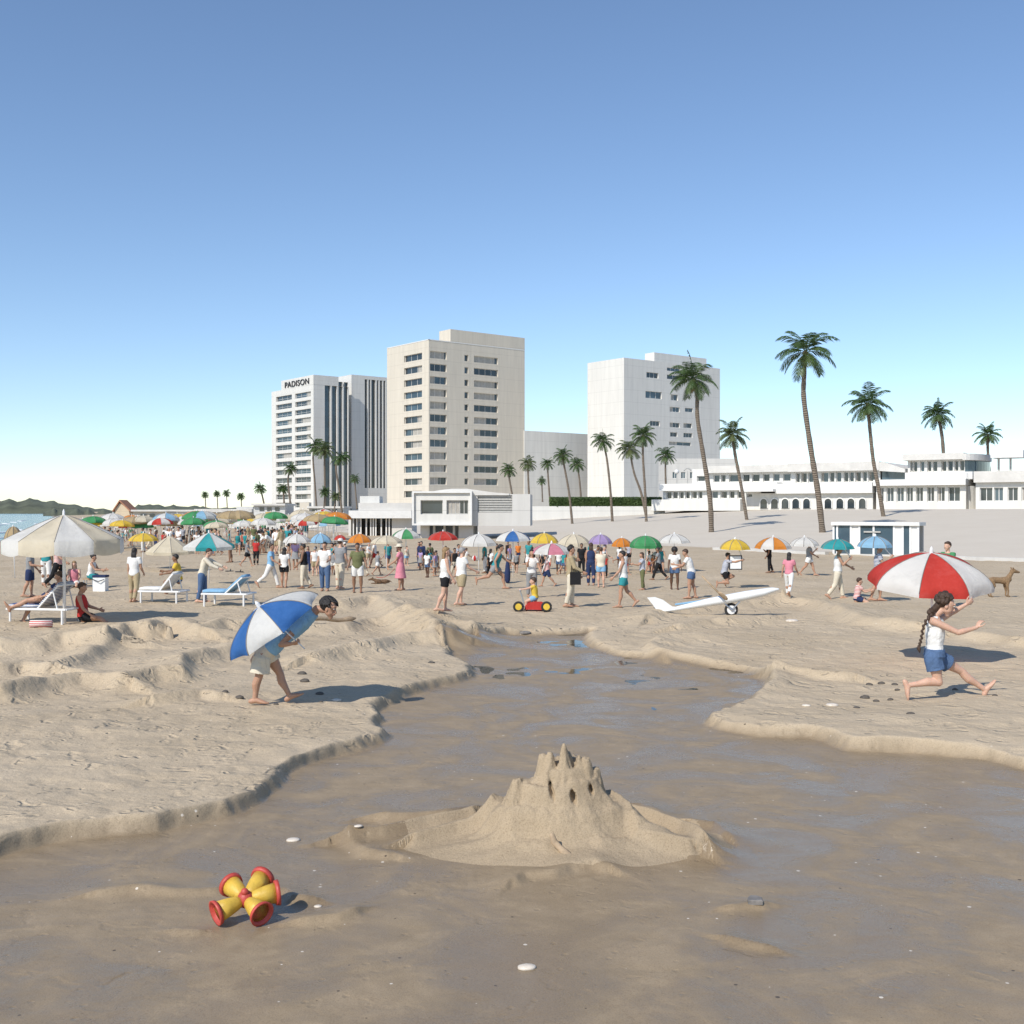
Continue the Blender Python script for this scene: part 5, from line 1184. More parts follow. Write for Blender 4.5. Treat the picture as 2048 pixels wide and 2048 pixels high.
def dress_up(o, J, top, bot, hair, fem, bulk, fuse):
    S = J['S']; l = J['l']
    if bot:
        kind, col = bot; mb = MB()
        if kind in ('shorts', 'trousers', 'briefs', 'long'):
            garment_torso(mb, J, -.055, .055, .010, fem, bulk)
            e = {'shorts': .55, 'trousers': 1, 'briefs': .12, 'long': .8}[kind]
            for s in 'LR':
                A = J[s]
                if kind == 'trousers':
                    mb.tube([A['hip'] + J['up'] * .02 * S] + lim(A['hip'], A['kn'], (.1, .5, .95)) + lim(A['kn'], A['an'], (.1, .4, .92)), [k * S * bulk for k in (.052, .066, .057, .046, .045, .042, .036)], seg=14)
                else:
                    mb.tube([A['hip'] + J['up'] * .02 * S] + lim(A['hip'], A['kn'], (.1, e * .6, e)), [(np.interp(t, (0, .1, .5, .85, 1), (.054, .066, .060, .050, .046)) + .002) * S * bulk for t in (0, .1, e * .6, e)], seg=14)
            mb.build(kind if kind != 'long' else 'long_shorts', CL[col], o, fuse=fuse, relax=1)
        elif kind in ('skirt', 'dress'):
            lo = -.26 if kind == 'dress' else -.17; up = J['up']; P = []
            ts = ([.27, .235, .165] if kind == 'dress' else []) + [.085, 0, lo * .5, lo]
            fl = {.27: (.07, .05), .235: (.10, .075), .165: (.098, .075), .085: (.088, .07), 0: (.112, .088)}
            A = [fl.get(t, (.125, .105) if t != lo else (.15, .13)) for t in ts]
            for t in ts: P.append(J['pel'] + (up * t if t >= 0 else Z * t + (J['L']['kn'] + J['R']['kn'] - J['L']['hip'] - J['R']['hip']) * .5 * (t / -.245) * .35 * Vector((1, 1, 0)).length) * S if t >= 0 else J['pel'] + Z * t * S)
            mb.tube(P, [a * S for a, b in A], [b * S for a, b in A], lat=l, seg=20); mb.build(kind, CL[col], o, fuse=fuse, relax=1)
    if top:
        kind, col = top; mb = MB()
        garment_torso(mb, J, {'tee': -.02, 'shirt': -.035, 'tank': .0, 'suit': -.05, 'bra': .17, 'long': -.03, 'crop': .06}[kind], .245 if kind in ('bra', 'suit') else .292, .007 if kind in ('bra', 'suit') else .011, fem, bulk, .006)
        sl = {'tee': .5, 'shirt': .55, 'long': 1.9, 'tank': 0, 'suit': 0, 'bra': 0, 'crop': .3}[kind]
        if sl:
            for s, sg in (('L', 1), ('R', -1)):
                A = J[s]; e = min(sl, 1); P = [A['sh'] - l * sg * .04 * S, A['sh'] + J['up'] * .004 * S] + lim(A['sh'], A['el'], (e * .5, e)); r = [.040, .043, .040, .039]
                if sl > 1: P += lim(A['el'], A['wr'], (.3, .6, .92)); r += [.033, .030, .025]
                mb.tube(P, [k * S for k in r], seg=12)
        mb.build({'tee': 'tee_shirt', 'shirt': 'loose_shirt', 'tank': 'tank_top', 'suit': 'swimsuit', 'bra': 'bikini_top', 'long': 'long_sleeved_top', 'crop': 'crop_top'}[kind], CL[col], o, fuse=fuse, relax=1)
    if hair:
        kind, col = hair; q = S * J.get('hs', 1.0); h, hu, hf = J['head'], J['hu'], J['hf']; MH = Matrix((l, hf, hu)).transposed(); mb = MB()
        r = 1.55 if kind == 'afro' else 1.0
        if kind not in ('hat',):
            mb.ball(h + hu * .022 * q - hf * .017 * q, (.051 * q * r, .054 * q * r, .057 * q * (1.35 if r > 1 else 1)), MH, 16)
            mb.ball(h + hu * .046 * q + hf * .010 * q, (.042 * q, .040 * q, .026 * q), MH, 12)
        if kind in ('long', 'longer'):
            e = .13 if kind == 'long' else .19; d0 = h - hf * .035 * q; dn = (-J['up'] + Z * -.6).normalized()
            mb.tube([d0 + hu * .03 * q, d0 - hf * .008 * q + dn * .05 * q, d0 - hf * .010 * q + dn * e * .7 * q, d0 - hf * .004 * q + dn * e * q], [.044 * q, .052 * q, .05 * q, .036 * q], [.022 * q, .026 * q, .022 * q, .012 * q], lat=l, seg=14, rnd=True)
        if kind == 'tail':
            d0 = h - hf * .062 * q + hu * .02 * q; mb.tube([d0, d0 - hf * .03 * q - Z * .03 * q, d0 - hf * .03 * q - Z * .10 * q], [.016 * q, .024 * q, .010 * q], seg=10, rnd=True)
        if kind == 'bun': mb.ball(h - hf * .06 * q + hu * .03 * q, .028 * q, seg=10)
        if kind != 'hat': mb.build('hair', HAIR[col], o, fuse=fuse, relax=1)
        else:
            mb.ball(h + hu * .026 * q - hf * .006 * q, (.053 * q, .060 * q, .056 * q), MH, 16); mb.build('hair', HAIR['brown'], o, fuse=fuse, relax=1)
            mb = MB(); B = h + hu * .036 * q; rg = []
            for rr_, zz in ((.115, -.012), (.118, -.008), (.062, .006), (.058, .035), (.03, .052), (.004, .055)): rg.append([B + (l * math.cos(a) + hf * math.sin(a)) * rr_ * q + hu * zz * q for a in np.linspace(0, 2 * math.pi, 18, endpoint=False)])
            mb.loft(rg); mb.build('sun_hat', CL[col], o, smooth=True)
        if kind == 'cap':
            pass
def person(label, b, S, yaw=0, legs=((3, 4), (-3, 4)), arms=((4, 6, 12), (-4, 6, 12)), lean=2, head=0, top=('tee', 'white'), bot=('shorts', 'navy'), hair=('short', 'brown'), skin=1, sit=None, fem=False, bulk=1.0, group='bathers on the beach', fuse=.0115, splay=3, cap=None, hs=1.0):
    J = fk(S, yaw, legs, arms, lean, head, splay=splay); J['hs'] = hs
    low = min(min((J[s]['an'] + Vector((0, 0, -.042 * S))).z, (J[s]['an'] + J[s]['ft'] * .11 * S).z - .012 * S, J[s]['kn'].z - .036 * S) for s in 'LR')
    if sit is not None: low = J['pel'].z - .068 * S - sit
    v = Vector((b.x, b.y, b.z - low)); 
    if sit is None:
        mid = (J['L']['an'] + J['R']['an']) * .5; v.x -= mid.x * .75; v.y -= mid.y * .75
    shift(J, v)
    o = body(J, False, fem, bulk).build('person', SKIN[skin], loc=b, fuse=fuse, relax=2); tag(o, label, 'person', group)
    dress_up(o, J, top, bot, hair, fem, bulk, fuse)
    if cap:
        h, hu, hf, l = J['head'], J['hu'], J['hf'], J['l']; q = S * hs; MH = Matrix((l, hf, hu)).transposed(); mb = MB()
        mb.ball(h + hu * .036 * q - hf * .006 * q, (.055 * q, .063 * q, .052 * q), MH, 14); mb.tube([h + hf * .04 * q + hu * .03 * q, h + hf * .10 * q + hu * .022 * q], [.045 * q, .035 * q], [.006 * q, .005 * q], lat=l, seg=10)
        mb.build('cap', CL[cap], o, smooth=True)
    return J
def P(px, fy, ty, label, yaw=0, fac=1.0, S=None, um=None, **k):
    b = at_ground(px, fy)
    if S is None: S = ((H + (CY - ty) / F * b.y) - b.z) / fac
    S = max(.85, min(1.84, S)); J = person(label, b, S, yaw, **k)
    if um:
        cx, half, ya, yr, col, lab = um[:6]; side = um[6] if len(um) > 6 else 'R'
        U(cx, half, ya, yr, b.y, col, lab, um[7] if len(um) > 7 else None, foot=J[side]['wr'] + J[side]['hd'] * .045 * S, group='parasols held by bathers')
    return J
HOLD = (28, 4, 108)
walkR = ((24, 8), (-20, 22)); walkL = ((-20, 22), (24, 8))
# under the largest parasol
P(56, 1195, 1092, 'person in a grey shirt and navy shorts, leftmost under the largest parasol', 10, arms=((10, 6, 30), (14, 6, 70)), legs=((6, 8), (-6, 14)), top=('shirt', 'grey'), bot=('long', 'navy'), hair=('short', 'black'), skin=1)
P(92, 1171, 1075, 'person in white trousers standing under the largest parasol, left of its pole', 90, top=('tee', 'teal'), bot=('trousers', 'white'), hair=('short', 'black'), skin=2)
P(113, 1176, 1076, 'person in black trousers striding under the largest parasol, just left of its pole', 5, legs=walkR, arms=((-20, 6, 20), (24, 6, 30)), top=('tee', 'redstripe'), bot=('trousers', 'black'), hair=('short', 'brown'), skin=1)
P(149, 1173, 1116, 'person with long light hair sitting on the sand right of the largest parasol pole', -75, S=1.45, sit=.02, legs=((78, 150), (70, 140)), arms=((35, 8, 40), (30, 8, 50)), lean=8, top=('tank', 'pink'), bot=('shorts', 'white'), hair=('longer', 'light'), skin=0, fem=True)
P(181, 1177, 1105, 'person with a dark bun seated on a low stool beside the cooler box', 0, S=1.42, sit=.30, legs=((82, 86), (74, 80)), arms=((30, 6, 60), (36, 6, 50)), lean=10, top=('tank', 'white'), bot=('shorts', 'teal'), hair=('bun', 'black'), skin=1, fem=True)
b = at_ground(179, 1176); mb = MB(); st_ = thing('stool', 'low beach stool under the person with a dark bun', 'stool', b)
mb.box(b + Vector((0, .02, .27)), (.34, .3, .05)); mb.build('seat', M['wood'], st_)
for x in (-.13, .13):
    for y in (-.1, .13): mb = MB(); mb.tube([b + Vector((x, y, .25)), b + Vector((x * 1.15, y * 1.1, -.05))], .018, seg=6); mb.build('leg', M['steel'], st_)
b = at_ground(199, 1183); cb_ = thing('cooler_box', 'upright white cooler box with a dark lid right of the seated person', 'cooler box', b); mb = MB(); mb.box(b + Vector((0, .1, .2)), (.36, .3, .44)); mb.build('body', M['gel'], cb_)
mb = MB(); mb.box(b + Vector((0, .1, .45)), (.39, .33, .06)); mb.build('lid', CL['navy'], cb_); mb = MB(); mb.tube([b + Vector((-.17, -.08, .36)), b + Vector((0, -.12, .30)), b + Vector((.17, -.08, .36))], .012, seg=6); mb.build('handle', M['dark'], cb_)
P(167, 1244, 1177, 'nearest seated bather with legs stretched to the right, by the left lounger', 8, S=1.55, sit=.02, legs=((74, 62), (82, 26)), arms=((30, 6, 42), (20, 8, 30)), lean=-8, head=14, top=('tank', 'red'), bot=('shorts', 'black'), hair=('short', 'brown'), skin=1, fem=True)
# on the lounger: head on the raised back, legs over the left end
Jl = None
b = g1 + Vector((.02, -.02, 0)); person('bather stretched on the left sun lounger with legs over its left end', b, 1.5, 194, legs=((84, 18), (66, 44)), arms=((40, 10, 30), (36, 10, 40)), lean=-44, head=34, top=('bra', 'navy'), bot=('briefs', 'navy'), hair=('short', 'brown'), skin=1, sit=.41, fem=True)
# around the other loungers
P(266, 1205, 1095, 'person in a white shirt seen from behind, left of the middle lounger', 80, legs=((5, 8), (-8, 14)), arms=((2, 8, 10), (6, 8, 40)), top=('shirt', 'white'), bot=('trousers', 'khaki'), hair=('long', 'black'), skin=1, fem=True)
P(357, 1190, 1116, 'person seated behind the middle lounger under the cream parasol', 190, S=1.5, sit=.36, legs=((78, 80), (72, 76)), arms=((30, 5, 50), (34, 5, 60)), lean=8, top=('tee', 'yellow'), bot=('shorts', 'denim'), hair=('short', 'black'), skin=2)
P(403, 1205, 1094, 'person bending slightly to reach out, between the middle and the blue lounger', 0, legs=((6, 6), (-4, 8)), arms=((58, 4, 10), (48, 4, 20)), lean=16, head=10, top=('long', 'cream'), bot=('trousers', 'denim'), hair=('short', 'brown'), skin=0)
b = at_ground(426, 1206) + Vector((0, 0, .72))
P(461, 1125, 1083, 'person in a white shirt stooping far behind the teal parasol', 185, S=1.5, lean=58, arms=((10, 6, 20), (20, 6, 20)), top=('shirt', 'white'), bot=('shorts', 'grey'), hair=('short', 'black'), skin=2)
P(493, 1133, 1078, 'person in black shorts walking far behind the teal parasol', 0, legs=walkR, arms=((-20, 5, 10), (25, 5, 25)), top=('tee', 'grey'), bot=('shorts', 'black'), hair=('short', 'black'), skin=1)
P(512, 1130, 1076, 'thin person in dark trousers standing far behind, left of the walking couple', 90, top=('tee', 'red'), bot=('trousers', 'black'), hair=('short', 'black'), skin=2)
# left of centre
P(537, 1176, 1084, 'person in a blue tee striding right beside the black haired girl', 0, legs=((22, 6), (-24, 26)), arms=((-16, 8, 20), (20, 8, 40)), top=('tee', 'sky'), bot=('trousers', 'white'), hair=('short', 'brown'), skin=1)
P(568, 1176, 1094, 'girl with long black hair seen from behind, in a white top', 85, legs=((8, 8), (-6, 12)), arms=((6, 10, 12), (0, 10, 14)), top=('tee', 'white'), bot=('shorts', 'black'), hair=('longer', 'black'), skin=1, fem=True)
P(591, 1140, 1078, 'person in a lilac top far behind the black haired girl', -90, top=('shirt', 'lilac'), bot=('skirt', 'grey'), hair=('long', 'brown'), skin=1, fem=True)
P(612, 1177, 1087, 'slim person in trousers seen from the side, left of the pair of men', 180, legs=((6, 6), (-8, 20)), arms=((10, 4, 30), (0, 4, 10)), top=('tank', 'black'), bot=('trousers', 'cream'), hair=('short', 'black'), skin=2)
P(650, 1182, 1083, 'man in a white tee and dark trousers standing beside the man in the white cap', -95, legs=((4, 4), (-4, 4)), arms=((20, 10, 60), (8, 10, 30)), top=('shirt', 'white'), bot=('trousers', 'denim'), hair=('short', 'black'), skin=1, bulk=1.1)
P(679, 1178, 1077, 'man in a white cap, grey tee and pale trousers', 60, arms=((4, 8, 14), (8, 8, 24)), top=('tee', 'grey'), bot=('trousers', 'cream'), hair=('short', 'brown'), skin=0, bulk=1.06, cap='white')
P(715, 1185, 1085, 'man in an olive shirt and white shorts with arms held away from his sides', -85, legs=((3, 4), (-3, 4)), arms=((4, 20, 24), (4, 20, 24)), top=('shirt', 'olive'), bot=('long', 'white'), hair=('short', 'black'), skin=2, bulk=1.08, splay=5)
P(751, 1136, 1078, 'person far behind in red shorts, under the cream parasol', 175, legs=walkR, top=('tee', 'white'), bot=('shorts', 'red'), hair=('short', 'black'), skin=1)
P(775, 1139, 1080, 'person far behind in a teal top, left of the woman in the sun hat', -60, legs=walkL, top=('tee', 'teal'), bot=('shorts', 'denim'), hair=('long', 'brown'), skin=1, fem=True)
P(802, 1181, 1088, 'woman in a wide sun hat and long pink dress holding the dog leash', 175, arms=((26, 6, 30), (6, 6, 16)), top=('tee', 'pink'), bot=('dress', 'pink'), hair=('hat', 'cream'), skin=1, fem=True)
P(843, 1140, 1088, 'child in a dark hooded top far behind, right of the woman in the sun hat', -90, S=1.15, top=('long', 'navy'), bot=('shorts', 'khaki'), hair=('short', 'black'), skin=1)
# centre
P(884, 1228, 1093, 'woman with long light hair in a tank top and black shorts, foremost of the crowd', 15, legs=((7, 10), (-9, 16)), arms=((8, 4, 14), (10, 4, 18)), top=('tank', 'white'), bot=('shorts', 'black'), hair=('longer', 'light'), skin=0, fem=True, fuse=.010)
P(919, 1211, 1094, 'grey haired man in a white tee and khaki shorts beside the foremost woman', 30, legs=((8, 10), (-8, 14)), arms=((-14, 10, 20), (30, 4, 34)), top=('tee', 'white'), bot=('long', 'khaki'), hair=('short', 'grey'), skin=0, bulk=1.12, fuse=.010)
P(984, 1178, 1096, 'bather with a dark ponytail running right with a bag in the hand', 0, S=1.5, legs=((42, 34), (-34, 44)), arms=((46, 6, 14), (-30, 6, 40)), lean=18, top=('tank', 'teal'), bot=('shorts', 'grey'), hair=('tail', 'black'), skin=1, fem=True)
p = at_ground(1003, 1176); mb = MB(); q = p + Vector((0, 0, .40)); mb.tube([q + Vector((-.16, -.15, .20)), q + Vector((-.05, -.16, .06)), q + Vector((.05, -.16, -.02))], [.05, .10, .05], [.04, .06, .04], lat=(0, 1, 0), seg=10, rnd=True); bag_ = tag(mb.build('hand_bag', M['dark'], smooth=True, loc=q), 'small dark bag carried by the running bather with a ponytail', 'bag')
P(1016, 1124, 1082, 'person far behind in a black tank top under the blue parasol', -90, top=('tank', 'black'), bot=('shorts', 'black'), hair=('short', 'black'), skin=2)
P(1036, 1127, 1084, 'person far behind in an orange tee, right half of the pair under the blue parasol', -80, top=('tee', 'orange'), bot=('shorts', 'navy'), hair=('short', 'black'), skin=1)
p = at_ground(1015, 1167); b_ = at_depth(1015, 1115, p.y); px_ = thing('furled_parasol', 'closed dark parasol standing upright in the sand right of the running bather', 'parasol', p)
mb = MB(); mb.tube([p - Vector((0, 0, .1)), b_], .018, seg=7); mb.build('pole', M['whitemetal'], px_); mb = MB(); mb.tube([p + Vector((0, 0, .1)), p + Vector((0, 0, .32)), p + Vector((0, 0, .6)), b_ - Vector((0, 0, .05))], [.09, .10, .07, .03], seg=9, rnd=True); mb.build('wrapped_canopy', CL['navy'], px_, smooth=True)
P(1063, 1195, 1098, 'person under the pink parasol holding it, behind the child on the ride-on toy', -80, legs=((3, 4), (-5, 8)), arms=((10, 16, 30), HOLD), top=('tee', 'white'), bot=('trousers', 'grey'), hair=('short', 'black'), skin=1, um=(1103, 40, 1089, 1109, 'pink', 'pink and white parasol held over the ride-on toy', 'L', 'white'))
P(1096, 1173, 1110, 'small child in a striped tee beside the person with the pink parasol', 190, S=1.02, legs=walkL, arms=((60, 10, 10), (10, 8, 20)), top=('tee', 'redstripe'), bot=('long', 'navy'), hair=('short', 'black'), skin=1, hs=1.15)
P(1139, 1215, 1090, 'tall person in beige with a black shoulder bag, right of the ride-on toy', 0, legs=((4, 4), (-6, 8)), arms=((14, 4, 26), (22, 4, 40)), lean=-1, top=('long', 'khaki'), bot=('trousers', 'cream'), hair=('short', 'black'), skin=1, fuse=.010)
p = at_ground(1148, 1214); q = p + Vector((.02, -.26, .70)); mb = MB(); mb.box(q, (.26, .10, .30)); bg_ = thing('shoulder_bag', 'dark shoulder bag hanging at the hip of the person in beige', 'bag', q); mb.build('body', CL['black'], bg_)
mb = MB(); mb.tube([q + Vector((-.1, 0, .14)), q + Vector((-.08, .10, .52)), q + Vector((.08, 0, .14))], .012, seg=6); mb.build('strap', CL['black'], bg_)
P(1163, 1149, 1086, 'person far behind in dark clothes under the wide cream parasol', -90, top=('tee', 'black'), bot=('trousers', 'black'), hair=('short', 'black'), skin=2)
P(1182, 1171, 1085, 'slim person in navy trousers under the lilac parasol, left of the bather seen from behind', 80, top=('tank', 'navy'), bot=('trousers', 'navy'), hair=('long', 'brown'), skin=1, fem=True)
P(1202, 1175, 1094, 'bather in a light top and pale shorts seen from behind under the lilac parasol', 85, legs=((4, 4), (-4, 4)), arms=((5, 8, 14), (60, 20, 90)), top=('tee', 'cream'), bot=('shorts', 'sky'), hair=('short', 'brown'), skin=0, bulk=1.1)
P(1253, 1215, 1100, 'slim dark haired bather in swim shorts walking left, holding a small towel', 178, legs=((12, 6), (-16, 26)), arms=((24, 4, 20), (-8, 4, 16)), top=('tank', 'white'), bot=('shorts', 'teal'), hair=('short', 'black'), skin=1, fuse=.010)
P(1286, 1180, 1104, 'child in dark shorts facing left under the green parasol', 185, legs=((3, 4), (-3, 6)), arms=((38, 4, 60), (30, 4, 70)), top=('shirt', 'stripe'), bot=('trousers', 'olive'), hair=('long', 'brown'), skin=1, fem=True)
P(1319, 1160, 1092, 'person far behind stepping left beneath the green parasol', 170, legs=walkR, arms=((20, 5, 30), (-15, 5, 20)), top=('tee', 'grey'), bot=('trousers', 'black'), hair=('short', 'black'), skin=2)
P(1349, 1179, 1094, 'bather with round black hair in a loose white shirt under the white parasol', -95, legs=((6, 6), (-6, 6)), arms=((6, 12, 20), (6, 12, 24)), top=('shirt', 'white'), bot=('shorts', 'denim'), hair=('afro', 'black'), skin=3, splay=5)
P(1384, 1197, 1099, 'man in a white tee stooping over the white craft with the paddle', 170, fac=.965, legs=((10, 8), (-6, 8)), arms=((38, 5, 60), (32, 5, 40)), lean=16, head=8, top=('shirt', 'white'), bot=('shorts', 'denim'), hair=('short', 'brown'), skin=1, bulk=1.1)
P(1444, 1176, 1113, 'person in a striped shirt kneeling to hold up a pale board', 0, S=1.35, legs=((70, 128), (20, 110)), arms=((80, 6, 30), (86, 6, 20)), lean=14, top=('shirt', 'stripe'), bot=('shorts', 'black'), hair=('short', 'black'), skin=1,
  um=(1470, 29, 1080, 1100, 'yellow', 'yellow parasol above the kneeling person'))
p = at_ground(1444, 1176); q = at_depth(1471, 1125, p.y - .15); bd = thing('display_board', 'pale square board held up by the kneeling person', 'board', q); mb = MB(); w_ = 24 * p.y / F / 2; mb.box(q, (w_ * 2, .03, w_ * 2.2)); mb.build('panel', M['gel'], bd)
mb = MB()
for a, s_ in (((w_, 0), (.03, .05, w_ * 2.3)), ((-w_, 0), (.03, .05, w_ * 2.3)), ((0, w_ * 1.12), (w_ * 2.06, .05, .03)), ((0, -w_ * 1.12), (w_ * 2.06, .05, .03))): mb.box(q + Vector((a[0], 0, a[1])), s_)
mb.build('frame', M['dark'], bd)
# right of centre
P(1541, 1146, 1082, 'person in dark trousers hidden to the waist by an orange parasol', 175, legs=((4, 4), (-8, 12)), arms=((10, 6, 20), HOLD), top=('tee', 'black'), bot=('trousers', 'black'), hair=('short', 'black'), skin=2, um=(1546, 33.5, 1076, 1099, 'orange', 'orange and white parasol, left one of the close pair on the right', 'R', 'white'))
P(1577, 1193, 1103, 'girl with long black hair walking away right of the white craft', 60, legs=((16, 6), (-18, 20)), arms=((-16, 12, 20), (20, 12, 20)), top=('tee', 'pink'), bot=('trousers', 'white'), hair=('longer', 'black'), skin=1, fem=True)
P(1616, 1151, 1080, 'person in a loose grey top stepping right under a white parasol', -20, legs=walkR, arms=((20, 14, 40), HOLD), top=('shirt', 'grey'), bot=('shorts', 'white'), hair=('short', 'black'), skin=1, bulk=1.15, um=(1608.5, 26.5, 1076, 1093, 'white', 'white parasol, right one of the close pair on the right', 'R'))
P(1672, 1198, 1090, 'person in a white top and pale trousers walking right under a teal parasol', -10, legs=((14, 4), (-12, 22)), arms=((40, 5, 20), HOLD), top=('tank', 'white'), bot=('trousers', 'cream'), hair=('short', 'brown'), skin=1, um=(1675, 31, 1080, 1099, 'teal', 'teal parasol held by the person walking right', 'R'))
P(1713, 1204, 1146, 'child sitting cross-legged on the sand left of the large right parasol', 0, S=1.12, sit=.02, legs=((84, 128), (70, 120)), arms=((50, 6, 50), (44, 6, 60)), lean=10, splay=16, top=('tee', 'redstripe'), bot=('shorts', 'navy'), hair=('short', 'brown'), skin=0, hs=1.12)
P(1752, 1202, 1086, 'person under a sky blue parasol at the left rim of the large right parasol', -15, legs=((14, 20), (-10, 10)), arms=((10, 5, 30), HOLD), top=('tee', 'stripe'), bot=('long', 'black'), hair=('short', 'black'), skin=1, um=(1750, 31.5, 1074, 1096, 'sky', 'sky blue parasol in front of the glass kiosk', 'R'))
P(1898, 1212, 1082, 'person behind the large right parasol, only the head showing above it', -150, arms=((30, 6, 60), (20, 6, 30)), top=('tee', 'green'), bot=('shorts', 'grey'), hair=('short', 'brown'), skin=0)
# child on a ride-on toy
g = at_ground(1065, 1221); d = g.y; k = d / F
tr = thing('ride_on_toy', 'small low ride-on toy with two big wheels under a child', 'ride-on toy', g)
def Q(x, y, dd=0): return at_depth(x, y, d + dd)
mb = MB(); o = [(1050, 1219), (1050, 1212), (1057, 1205), (1070, 1203), (1083, 1203), (1090, 1207), (1086, 1213), (1083, 1220)]
mb.loft([[Q(x, y, dd) for x, y in o] for dd in (-.14, .14)]); mb.build('body', CL['red'], tr)
for x in (1037, 1093):
    for dd in (-.2, .2):
        c = Q(x, 1213.5, dd); r_ = 8.2 * k; mb = MB(); mb.tube([c + Vector((math.cos(a) * r_, 0, math.sin(a) * r_)) for a in np.linspace(0, 2 * math.pi, 21)], r_ * .24, r_ * .35, lat=(0, 1, 0), seg=7); wl = mb.build('wheel', M['rubber'], tr, smooth=True)
        mb = MB(); mb.tube([c - Vector((0, .02, 0)), c + Vector((0, .02, 0))], r_ * .8, seg=14); mb.build('hub', CL['yellow'], wl)
    mb = MB(); mb.tube([Q(x, 1213.5, -.2), Q(x, 1213.5, .2)], .02, seg=7)
    mb.tube([Q(x, 1213.5), Q(1060 if x < 1060 else 1078, 1210)], .03, seg=7); mb.build('axle', M['steel'], tr)
mb = MB(); mb.tube([Q(1048, 1208), Q(1040, 1180)], .018, seg=6); mb.tube([Q(1040, 1180, -.16), Q(1040, 1180, .16)], .018, seg=6); mb.build('handlebar', M['steel'], tr)
person('toddler in a yellow top riding the low toy, arms on its handlebar', g + Vector((.06, 0, 0)), .95, 180, legs=((66, 60), (60, 66)), arms=((74, 8, 6), (70, 8, 10)), lean=6, head=2, top=('tee', 'yellow'), bot=('shorts', 'sky'), hair=('short', 'brown'), skin=0, sit=.24, hs=1.35, bulk=1.15)

# ------------------------------------------------------------------ dogs
def dog(label, b, Hd, yaw, mat, lying=False):
    f = Vector((math.cos(R(yaw)), math.sin(R(yaw)), 0)); l = Vector((-f.y, f.x, 0)); S = Hd
    def p(x, z, y=0): return b + f * x * S + l * y * S + Z * z * S
    h = .34 if lying else 1.0; mb = MB(); bz = .20 if lying else .78
    mb.tube([p(-.56, bz + .0), p(-.35, bz + .02), p(0, bz + .0), p(.28, bz - .02), p(.45, bz + .05)], [k * S for k in (.11, .15, .14, .18, .13)], [k * S for k in (.12, .16, .15, .20, .15)], lat=l, seg=14, rnd=True)
    hz = bz + (.16 if lying else .42); hx = .72 if lying else .66
    mb.tube([p(.38, bz + .06), p(.52, (bz + hz) / 2 + .05), p(hx - .04, hz - .02)], [k * S for k in (.14, .105, .095)], seg=12, rnd=True)
    mb.tube([p(hx - .06, hz + .02), p(hx + .06, hz + .03), p(hx + .14, hz), p(hx + .30, hz - .04)], [k * S for k in (.09, .105, .08, .05)], seg=12, rnd=True)
    for sg in (1, -1):
        mb.tube([p(hx - .02, hz + .09, sg * .07), p(hx - .05, hz + .19, sg * .10), p(hx - .08, hz + .20, sg * .11)], [.05 * S, .04 * S, .012 * S], [.02 * S, .015 * S, .008 * S], lat=f, seg=8, rnd=True)
        if lying:
            mb.tube([p(.36, .22, sg * .12), p(.34, .08, sg * .16), p(.62, .05, sg * .15), p(.78, .04, sg * .14)], [k * S for k in (.09, .06, .045, .045)], seg=10, rnd=True)
            mb.tube([p(-.42, .22, sg * .13), p(-.18, .16, sg * .20), p(-.40, .06, sg * .19), p(-.20, .045, sg * .20)], [k * S for k in (.13, .09, .05, .045)], seg=10, rnd=True)
        else:
            mb.tube([p(.34, .74, sg * .10), p(.30, .52, sg * .11), p(.36, .28, sg * .10), p(.34, .07, sg * .10), p(.42, .03, sg * .10)], [k * S for k in (.10, .07, .045, .035, .042)], seg=10, rnd=True)
            mb.tube([p(-.46, .76, sg * .10), p(-.36, .52, sg * .11), p(-.56, .30, sg * .10), p(-.52, .07, sg * .10), p(-.44, .03, sg * .10)], [k * S for k in (.13, .085, .045, .035, .042)], seg=10, rnd=True)
    mb.tube([p(-.60, bz + .06), p(-.74, bz + (.0 if lying else .12)), p(-.84, bz + (-.1 if lying else .30))], [.045 * S, .035 * S, .015 * S], seg=8, rnd=True)
    o = mb.build('dog', mat, loc=b, fuse=.010, relax=2); tag(o, label, 'dog')
    mb = MB(); mb.ball(p(hx + .33, hz - .03), .028 * S, seg=8); mb.build('nose', M['dark'], o)
fur = plain('brown_fur', (.17, .10, .055), .9, .5, 30, .8, .02); fur2 = plain('tan_fur', (.30, .19, .10), .9, .4, 30, .8, .02)
dog('brown dog lying on the sand left of the woman in the sun hat', at_ground(763, 1168), .42, 180, fur, True)
dog('tan dog standing with raised head right of the large red parasol', at_ground(2000, 1194), .58, 8, fur2)
a, b_ = at_ground(752, 1168), at_ground(796, 1180); mb = MB(); A_, B_ = at_depth(752, 1154, a.y), at_depth(790, 1137, b_.y); mb.tube([A_.lerp(B_, t) - Z * .12 * math.sin(math.pi * t) for t in np.linspace(0, 1, 9)], .008, seg=5); tag(mb.build('dog_leash', CL['red'], loc=A_), 'thin red leash between the woman in the sun hat and the lying dog', 'leash')
